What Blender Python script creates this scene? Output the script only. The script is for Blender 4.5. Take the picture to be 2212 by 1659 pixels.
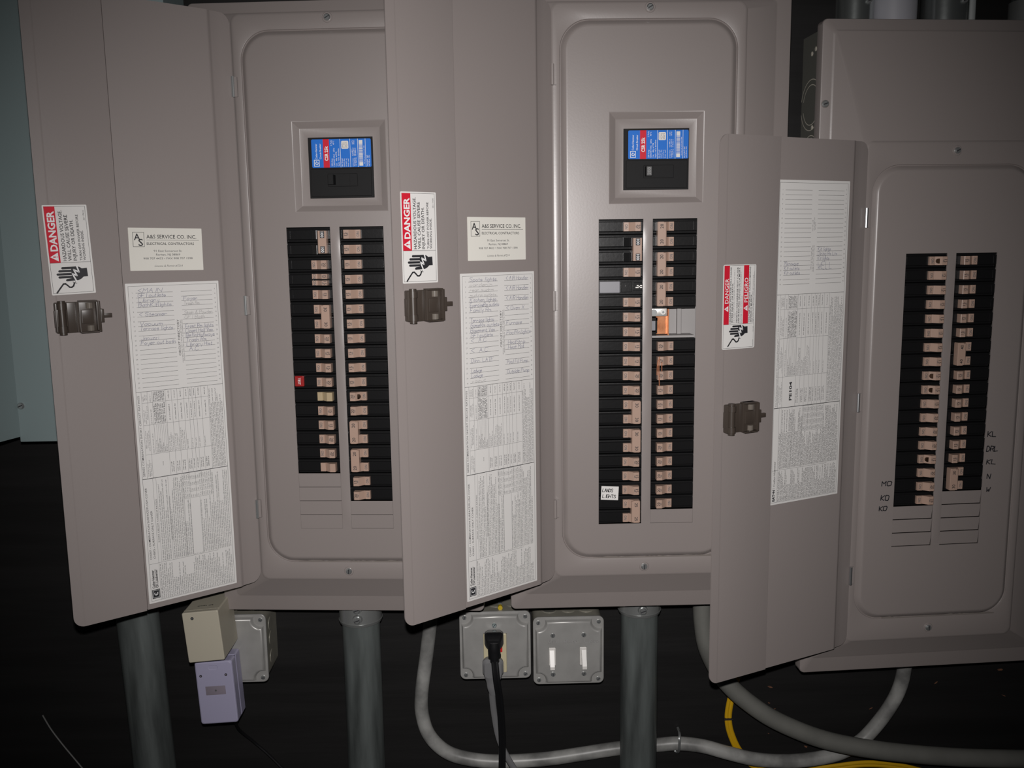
import bpy, math, random
from math import pi, cos, sin, radians as rad
from mathutils import Vector, Matrix
from mathutils.geometry import tessellate_polygon

# ------------------------------------------------------------------ scene, camera, light
for o in list(bpy.data.objects): bpy.data.objects.remove(o)
SC = bpy.context.scene
COL = SC.collection
Z0 = 1.60                       # height of the top row of breakers above the floor (m)
W, H = 2212, 1659
F = 1969.5488                   # focal length in pixels of a 2212 px wide frame
CP = Vector((-.2014552, -1.170855, Z0 - .032305))
PITCH, YAW, ROLL = .1497, -.0220, -.0142
def rz(a): return Matrix.Rotation(a, 3, 'Z')
def rx(a): return Matrix.Rotation(a, 3, 'X')
CR = rz(YAW) @ rx(-PITCH)
X0, Y0, ZU = CR.col[0].copy(), CR.col[1].copy(), CR.col[2].copy()
right = X0 * cos(ROLL) + ZU * sin(ROLL)
up = ZU * cos(ROLL) - X0 * sin(ROLL)
cam = bpy.data.objects.new('camera', bpy.data.cameras.new('camera'))
cam.data.sensor_width = 36; cam.data.sensor_fit = 'HORIZONTAL'
cam.data.lens = F / W * 36; cam.data.clip_start = .02
M = Matrix.Identity(4)
for i, a in enumerate((right, up, -Y0)):
    for j in range(3): M[j][i] = a[j]
M.translation = CP
cam.matrix_world = M
COL.objects.link(cam); SC.camera = cam

world = bpy.data.worlds.new('dark_room'); SC.world = world; world.use_nodes = True
world.node_tree.nodes['Background'].inputs[0].default_value = (.9, .95, 1, 1)
world.node_tree.nodes['Background'].inputs[1].default_value = .006
# the camera's own flash: a small lamp just above the lens
fl = bpy.data.lights.new('camera_flash', 'SPOT')
fl.energy = 50; fl.color = (1, .965, .95); fl.spot_size = rad(85); fl.spot_blend = 1.0; fl.shadow_soft_size = .008
flo = bpy.data.objects.new('camera_flash', fl)
FP = CP - right * .004 + up * .050
flo.location = FP
AIM = CP + (right * ((1110 - W / 2) / F) - up * ((880 - H / 2) / F) + Y0) * 1.2   # tilted a little left and down
flo.rotation_euler = (AIM - FP).to_track_quat('-Z', 'Y').to_euler()
COL.objects.link(flo)
vs = SC.view_settings
vs.view_transform = 'Standard'; vs.look = 'None'; vs.gamma = 1; vs.exposure = 0
vs.use_curve_mapping = False

def ray(px, py):
    a, b = px - W / 2, py - H / 2
    return (right * (a / F) - up * (b / F) + Y0)
def at(px, py, y):
    """the point of the place seen at pixel px, py whose depth behind the middle panel's front is y (mm)"""
    d = ray(px, py)
    return CP + d * ((y * .001 - CP.y) / d.y)

# ------------------------------------------------------------------ materials
MATS = {}
def mat(name, col, rough=.5, metal=0, spec=.5, bump=0, bscale=400, var=0, vscale=60, vcol=None, coat=0, stretch=None):
    if name in MATS: return MATS[name]
    m = bpy.data.materials.new(name); m.use_nodes = True
    nt = m.node_tree; b = nt.nodes['Principled BSDF']
    b.inputs['Base Color'].default_value = (*col, 1)
    b.inputs['Roughness'].default_value = rough
    b.inputs['Metallic'].default_value = metal
    b.inputs['Specular IOR Level'].default_value = spec
    b.inputs['Coat Weight'].default_value = coat
    if bump or var:
        tc = nt.nodes.new('ShaderNodeTexCoord'); mp = nt.nodes.new('ShaderNodeMapping')
        nt.links.new(tc.outputs['Object'], mp.inputs[0])
        if stretch: mp.inputs['Scale'].default_value = stretch
    if var:
        n = nt.nodes.new('ShaderNodeTexNoise'); n.inputs['Scale'].default_value = vscale; n.inputs['Detail'].default_value = 5
        nt.links.new(mp.outputs[0], n.inputs['Vector'])
        r = nt.nodes.new('ShaderNodeValToRGB')
        v = vcol or tuple(c * (1 - var) for c in col)
        r.color_ramp.elements[0].position = .35; r.color_ramp.elements[1].position = .65
        r.color_ramp.elements[0].color = (*v, 1); r.color_ramp.elements[1].color = (*col, 1)
        nt.links.new(n.outputs[0], r.inputs[0]); nt.links.new(r.outputs[0], b.inputs['Base Color'])
    if bump:
        n2 = nt.nodes.new('ShaderNodeTexNoise'); n2.inputs['Scale'].default_value = bscale; n2.inputs['Detail'].default_value = 3
        nt.links.new(mp.outputs[0], n2.inputs['Vector'])
        bp = nt.nodes.new('ShaderNodeBump'); bp.inputs['Strength'].default_value = bump; bp.inputs['Distance'].default_value = .001
        nt.links.new(n2.outputs[0], bp.inputs['Height']); nt.links.new(bp.outputs[0], b.inputs['Normal'])
    MATS[name] = m
    return m
GREY = mat('panel_grey_enamel', (.262, .230, .219), .34, 0, .62, .03, 350)
DOORG = mat('door_grey_enamel', (.285, .250, .239), .42, 0, .45, .05, 350)
BOXIN = mat('galvanised_box_steel', (.34, .33, .32), .45, .3, .5, .1, 60)
BOXBLK = mat('dark_box_enamel', (.13, .13, .115), .5)
SCORE = mat('scored_edge', (.75, .70, .60), .5, .2)
PAPER = mat('white_label', (.74, .725, .705), .45, 0, .4)
CARD = mat('card_stock', (.75, .73, .67), .7, 0, .2)
INK = mat('black_ink', (.018, .018, .022), .6)
INKG = mat('grey_print', (.10, .10, .105), .6)
SHADE = mat('grey_tint', (.40, .395, .39), .6)
PEN = mat('blue_pen', (.11, .115, .21), .6)
PENCIL = mat('pencil', (.30, .29, .29), .7)
RED = mat('label_red', (.62, .014, .035), .55, 0, .25)
BLUE = mat('label_blue', (.014, .165, .64), .55, 0, .25)
WHITE = mat('print_white', (.82, .82, .82), .5)
BLACK = mat('breaker_black', (.009, .009, .0095), .27, 0, .3, .06, 220)
BLACK2 = mat('main_breaker_black', (.010, .010, .0105), .6, 0, .18)
TAN = mat('handle_tan', (.42, .29, .228), .33, 0, .5)
TAN2 = mat('handle_yellowed', (.43, .34, .21), .4)
SPOT = mat('brown_spot', (.06, .028, .012), .7)
LATCH = mat('latch_brown', (.055, .043, .035), .35, 0, .5)
STEEL = mat('bright_steel', (.55, .56, .57), .28, .9)
ZINC = mat('zinc_screw', (.55, .57, .57), .27, .8)
GALV = mat('galvanised_conduit', (.185, .208, .203), .42, .4, .5, .3, 90, .6, 45, stretch=(1, 1, .12))
DIECAST = mat('die_cast_connector', (.30, .31, .305), .32, .55, .5, .3, 60)
COVERM = mat('zinc_plated_cover', (.40, .395, .38), .38, .3, .5, .04, 200, .12, 40)
BOXM = mat('outlet_box_steel', (.36, .345, .29), .42, .2, .5, .1, 50, .2, 30)
COPPER = mat('copper', (.72, .32, .16), .33, .85, .5, .2, 60, .35, 45, (.45, .17, .08))
ALU = mat('tin_plate', (.62, .61, .58), .4, .6, .5, .3, 80)
IVORY = mat('ivory_plastic', (.56, .50, .33), .35)
SWITCH = mat('white_plastic', (.68, .66, .63), .3)
BEIGE = mat('beige_plastic', (.46, .425, .34), .45, 0, .4, .06, 300)
LAV = mat('lavender_plastic', (.37, .355, .49), .4, 0, .4, .04, 300)
LAVD = mat('smoky_window', (.24, .21, .25), .25)
RUBBER = mat('black_rubber', (.008, .008, .009), .35)
GCORD = mat('grey_rubber', (.17, .17, .175), .45)
CABLE = mat('grey_cable_jacket', (.36, .36, .345), .38, 0, .5, .12, 40, .2, 25, (.16, .16, .155))
FLEX = mat('dark_grey_flexible_conduit', (.165, .165, .15), .5, 0, .4, .1, 60, .15, 25)
YEL = mat('yellow_cable_jacket', (.62, .36, .008), .4)
CABG = mat('blue_grey_enamel', (.235, .295, .30), .5, 0, .4, .05, 200)
WOOD = mat('raw_splinter', (.42, .16, .07), .8)
GREEN = mat('yellow_wire_end', (.5, .36, .02), .4)
DUST = mat('dust', (.19, .165, .15), .9)

# ------------------------------------------------------------------ mesh helper (millimetres)
class MB:
    def __init__(s): s.v = []; s.f = []; s.m = []; s.sm = []; s.mats = []
    def mi(s, m):
        if m not in s.mats: s.mats.append(m)
        return s.mats.index(m)
    def add(s, vs, fs, m, smooth=False):
        b = len(s.v); k = s.mi(m); s.v += [tuple(p) for p in vs]
        for f in fs: s.f.append([i + b for i in f]); s.m.append(k); s.sm.append(smooth)
    def box(s, x0, x1, y0, y1, z0, z1, m, bev=0):
        if bev:
            s.loops([([(x, z) for x, z in rrect(x0, x1, z0, z1, bev, 3)], y1),
                     ([(x, z) for x, z in rrect(x0, x1, z0, z1, bev, 3)], y0 + bev * .6),
                     ([(x, z) for x, z in rrect(x0 + bev * .2, x1 - bev * .2, z0 + bev * .2, z1 - bev * .2, bev, 3)], y0 + bev * .2),
                     ([(x, z) for x, z in rrect(x0 + bev * .6, x1 - bev * .6, z0 + bev * .6, z1 - bev * .6, bev, 3)], y0)], m, True, True)
            return
        v = [(x, y, z) for x in (x0, x1) for y in (y0, y1) for z in (z0, z1)]
        s.add(v, [(0, 1, 3, 2), (4, 6, 7, 5), (0, 4, 5, 1), (2, 3, 7, 6), (0, 2, 6, 4), (1, 5, 7, 3)], m)
    def prism(s, poly, a0, a1, m, axis='z'):
        """polygon extruded: axis z -> poly in (x,y); axis x -> poly in (y,z); axis y -> poly in (x,z)"""
        n = len(poly)
        P = {'z': lambda p, a: (p[0], p[1], a), 'x': lambda p, a: (a, p[0], p[1]), 'y': lambda p, a: (p[0], a, p[1])}[axis]
        v = [P(p, a0) for p in poly] + [P(p, a1) for p in poly]
        t = [tuple(q) for q in tessellate_polygon([[Vector((p[0], p[1], 0)) for p in poly]])]
        s.add(v, [(i, (i + 1) % n, n + (i + 1) % n, n + i) for i in range(n)] + t + [tuple(n + i for i in q) for q in t], m)
    def loops(s, L, m, cap0=False, cap1=False, smooth=False):
        n = len(L[0][0]); v = []; f = []
        for pts, y in L: v += [(x, y, z) for x, z in pts]
        for k in range(len(L) - 1):
            for i in range(n): f.append((k * n + i, k * n + (i + 1) % n, (k + 1) * n + (i + 1) % n, (k + 1) * n + i))
        if cap0: f.append(tuple(range(n)))
        if cap1: f.append(tuple((len(L) - 1) * n + i for i in range(n)))
        s.add(v, f, m, smooth)
    def fill(s, polys, y, m):
        """flat sheet facing -y with holes"""
        t = tessellate_polygon([[Vector((x, z, 0)) for x, z in p] for p in polys])
        s.add([(x, y, z) for p in polys for x, z in p], [tuple(q) for q in t], m)
    def cyl(s, p0, p1, r, m, n=16, r1=None, caps=True):
        p0, p1 = Vector(p0), Vector(p1); d = (p1 - p0).normalized(); r1 = r if r1 is None else r1
        a = d.orthogonal().normalized(); b = d.cross(a)
        v = [p0 + (a * cos(2 * pi * i / n) + b * sin(2 * pi * i / n)) * r for i in range(n)]
        v += [p1 + (a * cos(2 * pi * i / n) + b * sin(2 * pi * i / n)) * r1 for i in range(n)]
        s.add(v, [(i, (i + 1) % n, n + (i + 1) % n, n + i) for i in range(n)], m, True)
        if caps: s.add(v, [tuple(range(n)), tuple(range(n, 2 * n))], m)
    def tube(s, pts, r, m, n=12, ry=None, groove=False):
        """smooth tube through points; ry flattens it (ry = radius along the view depth)"""
        P = spline([Vector(p) for p in pts]); v = []; N = len(P); q0 = ry / r if ry and not isinstance(r, (list, tuple)) else (ry or 1)
        RR = [q.x for q in spline([Vector((a, 0, 0)) for a in r])] if isinstance(r, (list, tuple)) else [r] * N
        for i, p in enumerate(P):
            d = (P[min(i + 1, N - 1)] - P[max(i - 1, 0)]).normalized()
            a = Vector((0, 1, 0)); a = (a - d * a.dot(d))
            if a.length < .05: a = d.orthogonal()
            a.normalize(); b = d.cross(a)
            for k in range(n):
                t = 2 * pi * k / n; q = 1.0
                if groove: q = 1 - .45 * math.exp(-((abs(math.atan2(cos(t), abs(sin(t)))) - pi / 2) / .35) ** 2)
                v.append(p + a * cos(t) * RR[i] * q0 * q + b * sin(t) * RR[i])
        f = [(i * n + k, i * n + (k + 1) % n, (i + 1) * n + (k + 1) % n, (i + 1) * n + k) for i in range(N - 1) for k in range(n)]
        s.add(v, f, m, True); s.add(v[:n], [tuple(range(n))], m); s.add(v[-n:], [tuple(range(n))], m)
    def disc(s, x, z, r, y, m, n=20):
        s.add([(x + r * cos(2 * pi * i / n), y, z + r * sin(2 * pi * i / n)) for i in range(n)], [tuple(range(n))], m)
    def screw(s, x, z, r, y, m=None, ang=.6, h=1.6):
        m = m or ZINC
        s.cyl((x, y, z), (x, y - h * .5, z), r, m, 18, caps=False)
        s.cyl((x, y - h * .5, z), (x, y - h, z), r, m, 18, r * .72)
        c, d = cos(ang), sin(ang); a, b = r * .72, r * .14
        s.add([(x + c * u - d * w, y - h - .08, z + d * u + c * w) for u, w in ((-a, -b), (a, -b), (a, b), (-a, b))], [(0, 1, 2, 3)], INK)
    def build(s, name, parent=None, loc=(0, 0, 0), rot=None, sharp=28, kind=None):
        me = bpy.data.meshes.new(name)
        me.from_pydata([(a * .001, b * .001, c * .001) for a, b, c in s.v], [], s.f)
        for m in s.mats: me.materials.append(m)
        for p, k, q in zip(me.polygons, s.m, s.sm): p.material_index = k; p.use_smooth = q
        me.validate()
        if any(s.sm): me.set_sharp_from_angle(angle=rad(sharp))
        o = bpy.data.objects.new(name, me); COL.objects.link(o)
        o.location = [c * .001 for c in loc]
        if rot: o.rotation_euler = rot
        if parent: o.parent = parent
        if kind: o['kind'] = kind
        return o
def spline(P, k=8):
    out = []
    for i in range(len(P) - 1):
        a, b, c, d = P[max(i - 1, 0)], P[i], P[i + 1], P[min(i + 2, len(P) - 1)]
        for j in range(k):
            t = j / k
            out.append(.5 * (2 * b + (c - a) * t + (2 * a - 5 * b + 4 * c - d) * t * t + (3 * b - a - 3 * c + d) * t ** 3))
    return out + [P[-1]]
def rrect(x0, x1, z0, z1, r, n=6):
    out = []
    for cx, cz, a in ((x1 - r, z1 - r, 0), (x0 + r, z1 - r, pi / 2), (x0 + r, z0 + r, pi), (x1 - r, z0 + r, 1.5 * pi)):
        for i in range(n + 1):
            t = a + pi / 2 * i / n
            out.append((cx + r * cos(t), cz + r * sin(t)))
    return out
def tag(o, label, cat, group=None):
    o['label'] = label; o['category'] = cat
    if group: o['group'] = group
    return o
def empty(name, loc, rot=(0, 0, 0)):
    o = bpy.data.objects.new(name, None); o.empty_display_size = .05
    o.location = loc; o.rotation_euler = rot; COL.objects.link(o); return o
def dup(o, parent, loc=None):
    c = o.copy(); COL.objects.link(c); c.parent = parent
    if loc is not None: c.location = [q * .001 for q in loc]
    return c

# ------------------------------------------------------------------ print: type, greeked small print, handwriting
TC = {}
def type_mesh(s, bold=0, shear=0):
    k = (s, bold, shear)
    if k in TC: return TC[k]
    cu = bpy.data.curves.new('type', 'FONT'); cu.body = s; cu.size = 1; cu.resolution_u = 2
    cu.offset = bold; cu.shear = shear; cu.fill_mode = 'FRONT'; cu.dimensions = '2D'
    ob = bpy.data.objects.new('type', cu); me = bpy.data.meshes.new_from_object(ob)
    v = [(p.co.x, p.co.y) for p in me.vertices]; f = [tuple(p.vertices) for p in me.polygons]
    bpy.data.objects.remove(ob); bpy.data.curves.remove(cu); bpy.data.meshes.remove(me)
    x0 = min(p[0] for p in v); x1 = max(p[0] for p in v)
    TC[k] = ([(p[0] - x0, p[1]) for p in v], f, x1 - x0)
    return TC[k]
CAP = None
class Print(MB):
    """sheet lying in the x-z plane, facing -y; positions in mm from its top left corner, y downwards"""
    def sheet(s, w, h, m, r=1, t=.25):
        s.loops([(rrect(0, w, -h, 0, r, 3), 0), (rrect(0, w, -h, 0, r, 3), -t)], m, False, True); s.lv = -t
    def poly(s, pts, m, d=.06):
        s.add([(x, s.lv - d, -y) for x, y in pts], [tuple(range(len(pts)))], m)
    def cpoly(s, pts, m, d=.06):
        t = tessellate_polygon([[Vector((x, y, 0)) for x, y in pts]])
        s.add([(x, s.lv - d, -y) for x, y in pts], [tuple(q) for q in t], m)
    def rect(s, x0, y0, x1, y1, m, d=.06): s.poly([(x0, y0), (x1, y0), (x1, y1), (x0, y1)], m, d)
    def frame(s, x0, y0, x1, y1, w, m, d=.06):
        s.rect(x0, y0, x1, y0 + w, m, d); s.rect(x0, y1 - w, x1, y1, m, d)
        s.rect(x0, y0 + w, x0 + w, y1 - w, m, d); s.rect(x1 - w, y0 + w, x1, y1 - w, m, d)
    def type(s, txt, x, y, cap, m, rot=0, width=None, bold=0, shear=0, align='l', d=.06):
        """baseline starts at x, y; rot 90 reads upwards, -90 downwards"""
        v, f, w = type_mesh(txt, bold, shear)
        global CAP
        if CAP is None: CAP = max(p[1] for p in type_mesh('H')[0])
        sy = cap / CAP; sx = width / w if width else sy
        o = {'l': 0, 'c': -w / 2, 'r': -w}[align]
        P = []
        for a, b in v:
            a = (a + o) * sx; b = b * sy
            P.append((x + a, y - b) if rot == 0 else (x - b, y - a) if rot == 90 else (x + b, y + a))
        s.add([(p, s.lv - d, -q) for p, q in P], f, m)
    def line(s, pts, w, m, d=.07):
        for (xa, ya), (xb, yb) in zip(pts, pts[1:]):
            L = math.hypot(xb - xa, yb - ya)
            if L < 1e-6: continue
            nx, ny = -(yb - ya) / L * w / 2, (xb - xa) / L * w / 2
            ex, ey = (xb - xa) / L * w * .3, (yb - ya) / L * w * .3
            s.poly([(xa + nx - ex, ya + ny - ey), (xb + nx + ex, yb + ny + ey), (xb - nx + ex, yb - ny + ey), (xa - nx - ex, ya - ny - ey)], m, d)
    def greek(s, x, y0, y1, size, m, rng, fillw=.85, rot=90, d=.06, bold=.17):
        """unreadable small print: words of little letter strokes. rot 90: column at x from y0 up to y1; rot 0: row at y=x from y0 to y1"""
        L = abs(y1 - y0) * fillw; p = 0
        def bar(a0, a1, b0, b1):
            if rot == 90: s.rect(x - b1, y0 - a1, x - b0, y0 - a0, m, d)
            else: s.rect(y0 + a0, x - b1, y0 + a1, x - b0, m, d)
        w = bold * size
        while p < L:
            for _ in range(rng.randint(2, 8)):
                if p > L: break
                k = rng.random(); h = size * (1 if rng.random() < .35 else .72); g = size * .5
                bar(p, p + w, 0, h)
                if k < .45: bar(p + g - w, p + g, 0, h * .8)
                if k > .3: bar(p, p + g, h - w * 1.1, h)
                if k > .7: bar(p, p + g, 0, w)
                p += size * .74
            p += size * .55
    def hand(s, txt, x, y, h, m, rng, w=.36, wid=None, slant=.15):
        """handwriting: baseline at x, y, capital height h"""
        u = h / 6; adv = 0; segs = []
        for ch in txt:
            g = GL.get(ch)
            if g is None: adv += 2.6; continue
            mx = 0
            for st in g.split():
                pts = [(int(st[i]), int(st[i + 1]) - 2) for i in range(0, len(st), 2)]
                mx = max(mx, max(p[0] for p in pts))
                segs.append([(adv + p[0] + rng.uniform(-.3, .3) + p[1] * slant, p[1] + rng.uniform(-.3, .3)) for p in pts])
            adv += mx + 1.1
        k = (wid / (adv * u)) if wid else .8
        for sg in segs:
            s.line([(x + a * u * k, y - b * u + .012 * a * u) for a, b in sg], w, m, .08)
GL = dict(A='022842 1535', B='0208 083847463505 3544433202', C='4738180703123243', D='0208 082846442202', E='48080242 0535', F='480802 0535',
 G='47381807031232434525', H='0208 4248 0545', I='2228', J='4843321203', K='0208 480542', L='080242', M='0208254842', N='02084248',
 O='180703123243473818', P='02083847463505', R='02083847463505 2542', S='4738180706354443321203', T='0848 2822', U='080312324348',
 V='082248', W='0812253248', X='0842 4802', Y='082548 2522', Z='08480242',
 a='35150403122233 3532', b='0802 0415253433221203', c='3425150403122233', d='3832 34251504031222', e='04343525150403122233', f='38271712 0535',
 g='351504031222 35312010', h='0802 0415253432', i='1512 1617', j='252110 2627', k='0802 3503 1432', l='1812', m='0502 04152422 24354442',
 n='0502 0415253432', o='150403122233342515', p='0500 0415253433221203', r='0502 04152534', s='3425150433221203', t='17131222 0525',
 u='0503122233 3532', v='051235', w='0512243245', x='0532 3502', y='0513 352010', z='05350232')
GL['<'] = '480542'; GL['.'] = '1213'; GL['&'] = '421738270412334 4'.replace(' ', '')

# ------------------------------------------------------------------ setting
b = MB(); b.box(-3000, 3000, 136, 190, -1600, 1100, mat('black_painted_plywood', (.0125, .012, .012), .6, 0, .25, .5, 25, .35, 12, stretch=(.25, 1, 3)))
wall = b.build('wall_back', None, (0, 0, Z0 * 1000)); wall['kind'] = 'structure'
b = MB(); b.box(-3000, 3000, -3000, 190, -60, 0, mat('concrete_floor', (.12, .115, .11), .8, 0, .3, .4, 20, .3, 6))
floor = b.build('floor'); floor['kind'] = 'structure'
rs = random.Random(4)
for px, py, s in ((1665, 1484, 8), (1661, 1518, 4), (1673, 1531, 3), (2022, 1474, 5), (2160, 1446, 9), (1740, 1612, 7), (1881, 1530, 4), (2168, 1502, 6), (1660, 1584, 3)):
    q = at(px, py, 136); c = MB(); a = rs.uniform(-.6, .9)
    pts = [(s * .8 * rs.uniform(.4, 1) * cos(t), s * .22 * rs.uniform(.4, 1.2) * sin(t)) for t in (0, 1, 2.2, 3.1, 4.2, 5.3)]
    c.prism([(x * cos(a) - z * sin(a), x * sin(a) + z * cos(a)) for x, z in pts], -.7, 1.0, mat('torn_plywood', (.20, .085, .045), .9, var=.6, vscale=300), 'y')
    o = c.build('splinter', wall, (q.x * 1000, 136, q.z * 1000 - Z0 * 1000))

# ------------------------------------------------------------------ circuit breakers (shared meshes)
XI, XO, P = 6.05, 62.77, 19.05
def body_mesh(sd, n=1, kind=''):
    """moulded case of n poles, front just inside the cover window; sd = 1 right column, -1 left column"""
    b = MB()
    def bx(x0, x1, *a): b.box(min(sd * x0, sd * x1), max(sd * x0, sd * x1), *a)
    for k in range(n):
        zc = -P * (k + .5)
        prof = [(45, zc - 9.35), (6, zc - 9.35), (3.6, zc - 8.8), (3.4, zc - 6.6), (.9, zc - 6.0), (.5, zc - 5.4), (.4, zc + 5.8), (.9, zc + 6.4),
                (1.6, zc + 6.6), (1.6, zc + 7.6), (.9, zc + 7.8), (1.0, zc + 8.6), (2.2, zc + 9.35), (45, zc + 9.35)]
        x = sorted((sd * (XI + .35), sd * (XO - .35)))
        b.prism(prof, x[0], x[1], BLACK, 'x')
        # rim round the handle, a ledge at each end
        bx(XI + 1.4, XI + 2.4, -.6, 1, zc - 5.2, zc + 5.6, BLACK)
        bx(XI + 24.5, XI + 25.5, -.7, 1, zc - 5.6, zc + 5.8, BLACK)
        bx(XI + 3, XI + 25, -.4, 1, zc + 5.5, zc + 6.1, BLACK)
        bx(XO - 4.5, XO - 1.5, .0, 1, zc - 5, zc + 5.2, BLACK)
    return b
def lettered(b, txt, x, z, cap, m, sd, lv, wid=None, bold=.01):
    p = Print(); p.lv = lv
    p.type(txt, x - sd * (-cap / 2), -z, cap, m, 90 if sd > 0 else -90, wid, bold, align='c', d=0)
    b.add(p.v, p.f, m)
def lever_mesh(sd, rating, tie=False, blank=False, dot=False, m=TAN, h=11.2, special=False):
    u0 = (5.3 if tie else 6.4) if sd > 0 else (3.6 if tie else 4.2)
    """rocker: high rating facet towards the panel centre, slope, low ON facet"""
    b = MB()
    X = lambda u: sd * (XI + u)
    def pr(poly, z0, z1, mm):
        q = [(X(u), y) for u, y in poly]
        b.prism(q, z0, z1, mm, 'z')
    zs = (P / 2, -P / 2) if tie else (0,)
    for z in zs:
        if special: pr([(u0 + 12.5, 1), (u0 + 12.6, -5.2), (u0 + 13.6, -5.4), (u0 + 14.6, -4.6), (u0 + 20.5, -1.6), (u0 + 21, 1)], z - h / 2, z + h / 2, BLACK)
        else:
            pr([(u0, 1), (u0 + .2, -8.4), (u0 + .9, -8.9), (u0 + 7.3, -8.9), (u0 + 8, -8.2), (u0 + 13.2, -3.2), (u0 + 14.2, -2.4), (u0 + 14.5, -3.6), (u0 + 15.0, -3.8),
                (u0 + 20.9, -3.7), (u0 + 21.3, -3.1), (u0 + 21.6, 1)], z - h / 2, z + h / 2, m)
            if not blank: lettered(b, 'ON', X(u0 + 18), z, 3.4, INKG, sd, -3.9, 6.2)
        if dot: b.disc(X(u0 + 10.6), z - .3, 3.3, -6.6, SPOT, 12); b.cyl((X(u0 + 10.6), -4, z - .3), (X(u0 + 10.6), -6.6, z - .3), 3.3, SPOT, 12)
    if tie:
        q = [(X(u0 - .6), 0), (X(u0 - .6), -9.3), (X(u0 - .1), -9.9), (X(u0 + 9.6), -9.9), (X(u0 + 10.6), -9.2), (X(u0 + 11), 0)]
        b.prism(q, -14.3, 14.3, m, 'z')
        for z in zs:
            if special:
                w = sorted((X(u0 + 1.2), X(u0 + 8)))
                b.box(w[0] + .6, w[1] - .6, -10.1, -9.8, z - 4.3, z + 4.3, INK)
                lettered(b, rating, X(u0 + 4.6), z, 3.6, WHITE, sd, -10.2, 7)
            else: lettered(b, rating, X(u0 + 4.6), z, 4.0, INK, sd, -10.02)
    elif not blank and rating:
        x = X(u0 + 3.1)
        lettered(b, rating, x, z, 3.6, INK, sd, -9.1)
        lettered(b, 'AMP', X(u0 + 6.1), z, 1.4, INKG, sd, -9.0)
    return b
ME = {}
def shared(key, mk, name):
    if key not in ME:
        o = mk().build(name); ME[key] = o.data; bpy.data.objects.remove(o)
    return ME[key]
def put(name, me, parent, loc):
    o = bpy.data.objects.new(name, me); COL.objects.link(o); o.parent = parent; o.location = [c * .001 for c in loc]; return o
def column(root, sd, spec, dz, shift=0):
    z = 0
    for s in spec:
        kind = s[0]; rating = s[1:].rstrip('*')
        n = 2 if kind in 'TH' else 1
        if kind == '-':                                   # empty space
            z += float(rating); continue
        if kind == 'M': z += 1; continue
        br = put('circuit_breaker', shared(('b', sd, n), lambda: body_mesh(sd, n), 'circuit_breaker'), root, (0, 0, dz - z * P))
        zc = -P * n / 2 - .2
        if kind == 'S': me = shared(('S', sd, rating), lambda: lever_mesh(sd, rating), 'handle')
        elif kind == 'D': me = shared(('D', sd, rating), lambda: lever_mesh(sd, rating, dot=True), 'handle')
        elif kind == 'Y': me = shared(('Y', sd, rating), lambda: lever_mesh(sd, rating, m=TAN2, blank=True), 'handle')
        elif kind == 'O': me = shared(('O', sd), lambda: lever_mesh(sd, '', blank=True), 'handle')
        elif kind == 'T': me = shared(('T', sd, rating), lambda: lever_mesh(sd, rating, True), 'handle')
        elif kind == 'H': me = shared(('H', sd, rating), lambda: lever_mesh(sd, rating, True, special=True), 'handle')
        elif kind == 'G': me = shared(('S', sd, rating), lambda: lever_mesh(sd, rating), 'handle')
        if kind == 'W':                                   # tandem breaker: two small levers
            me = shared(('W', sd, rating), lambda: lever_mesh(sd, rating, h=6.2), 'handle')
            for q in (4.2, -4.2): put('handle', me, br, (0, 0, zc + q))
        else: put('handle', me, br, (0, 0, zc))
        if kind == 'G':
            t = MB(); x = sorted((sd * (XO - 2), sd * (XO - 14)))
            t.box(x[0], x[1], -3, 1, -15.5, -1.8, mat('test_button_red', (.33, .015, .015), .35), 1)
            lettered(t, 'TEST', (x[0] + x[1]) / 2, -8.6, 3.2, WHITE, sd, -3.1, 9)
            t.build('test_button', br)['label'] = 'red test button'
        z += n
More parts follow.
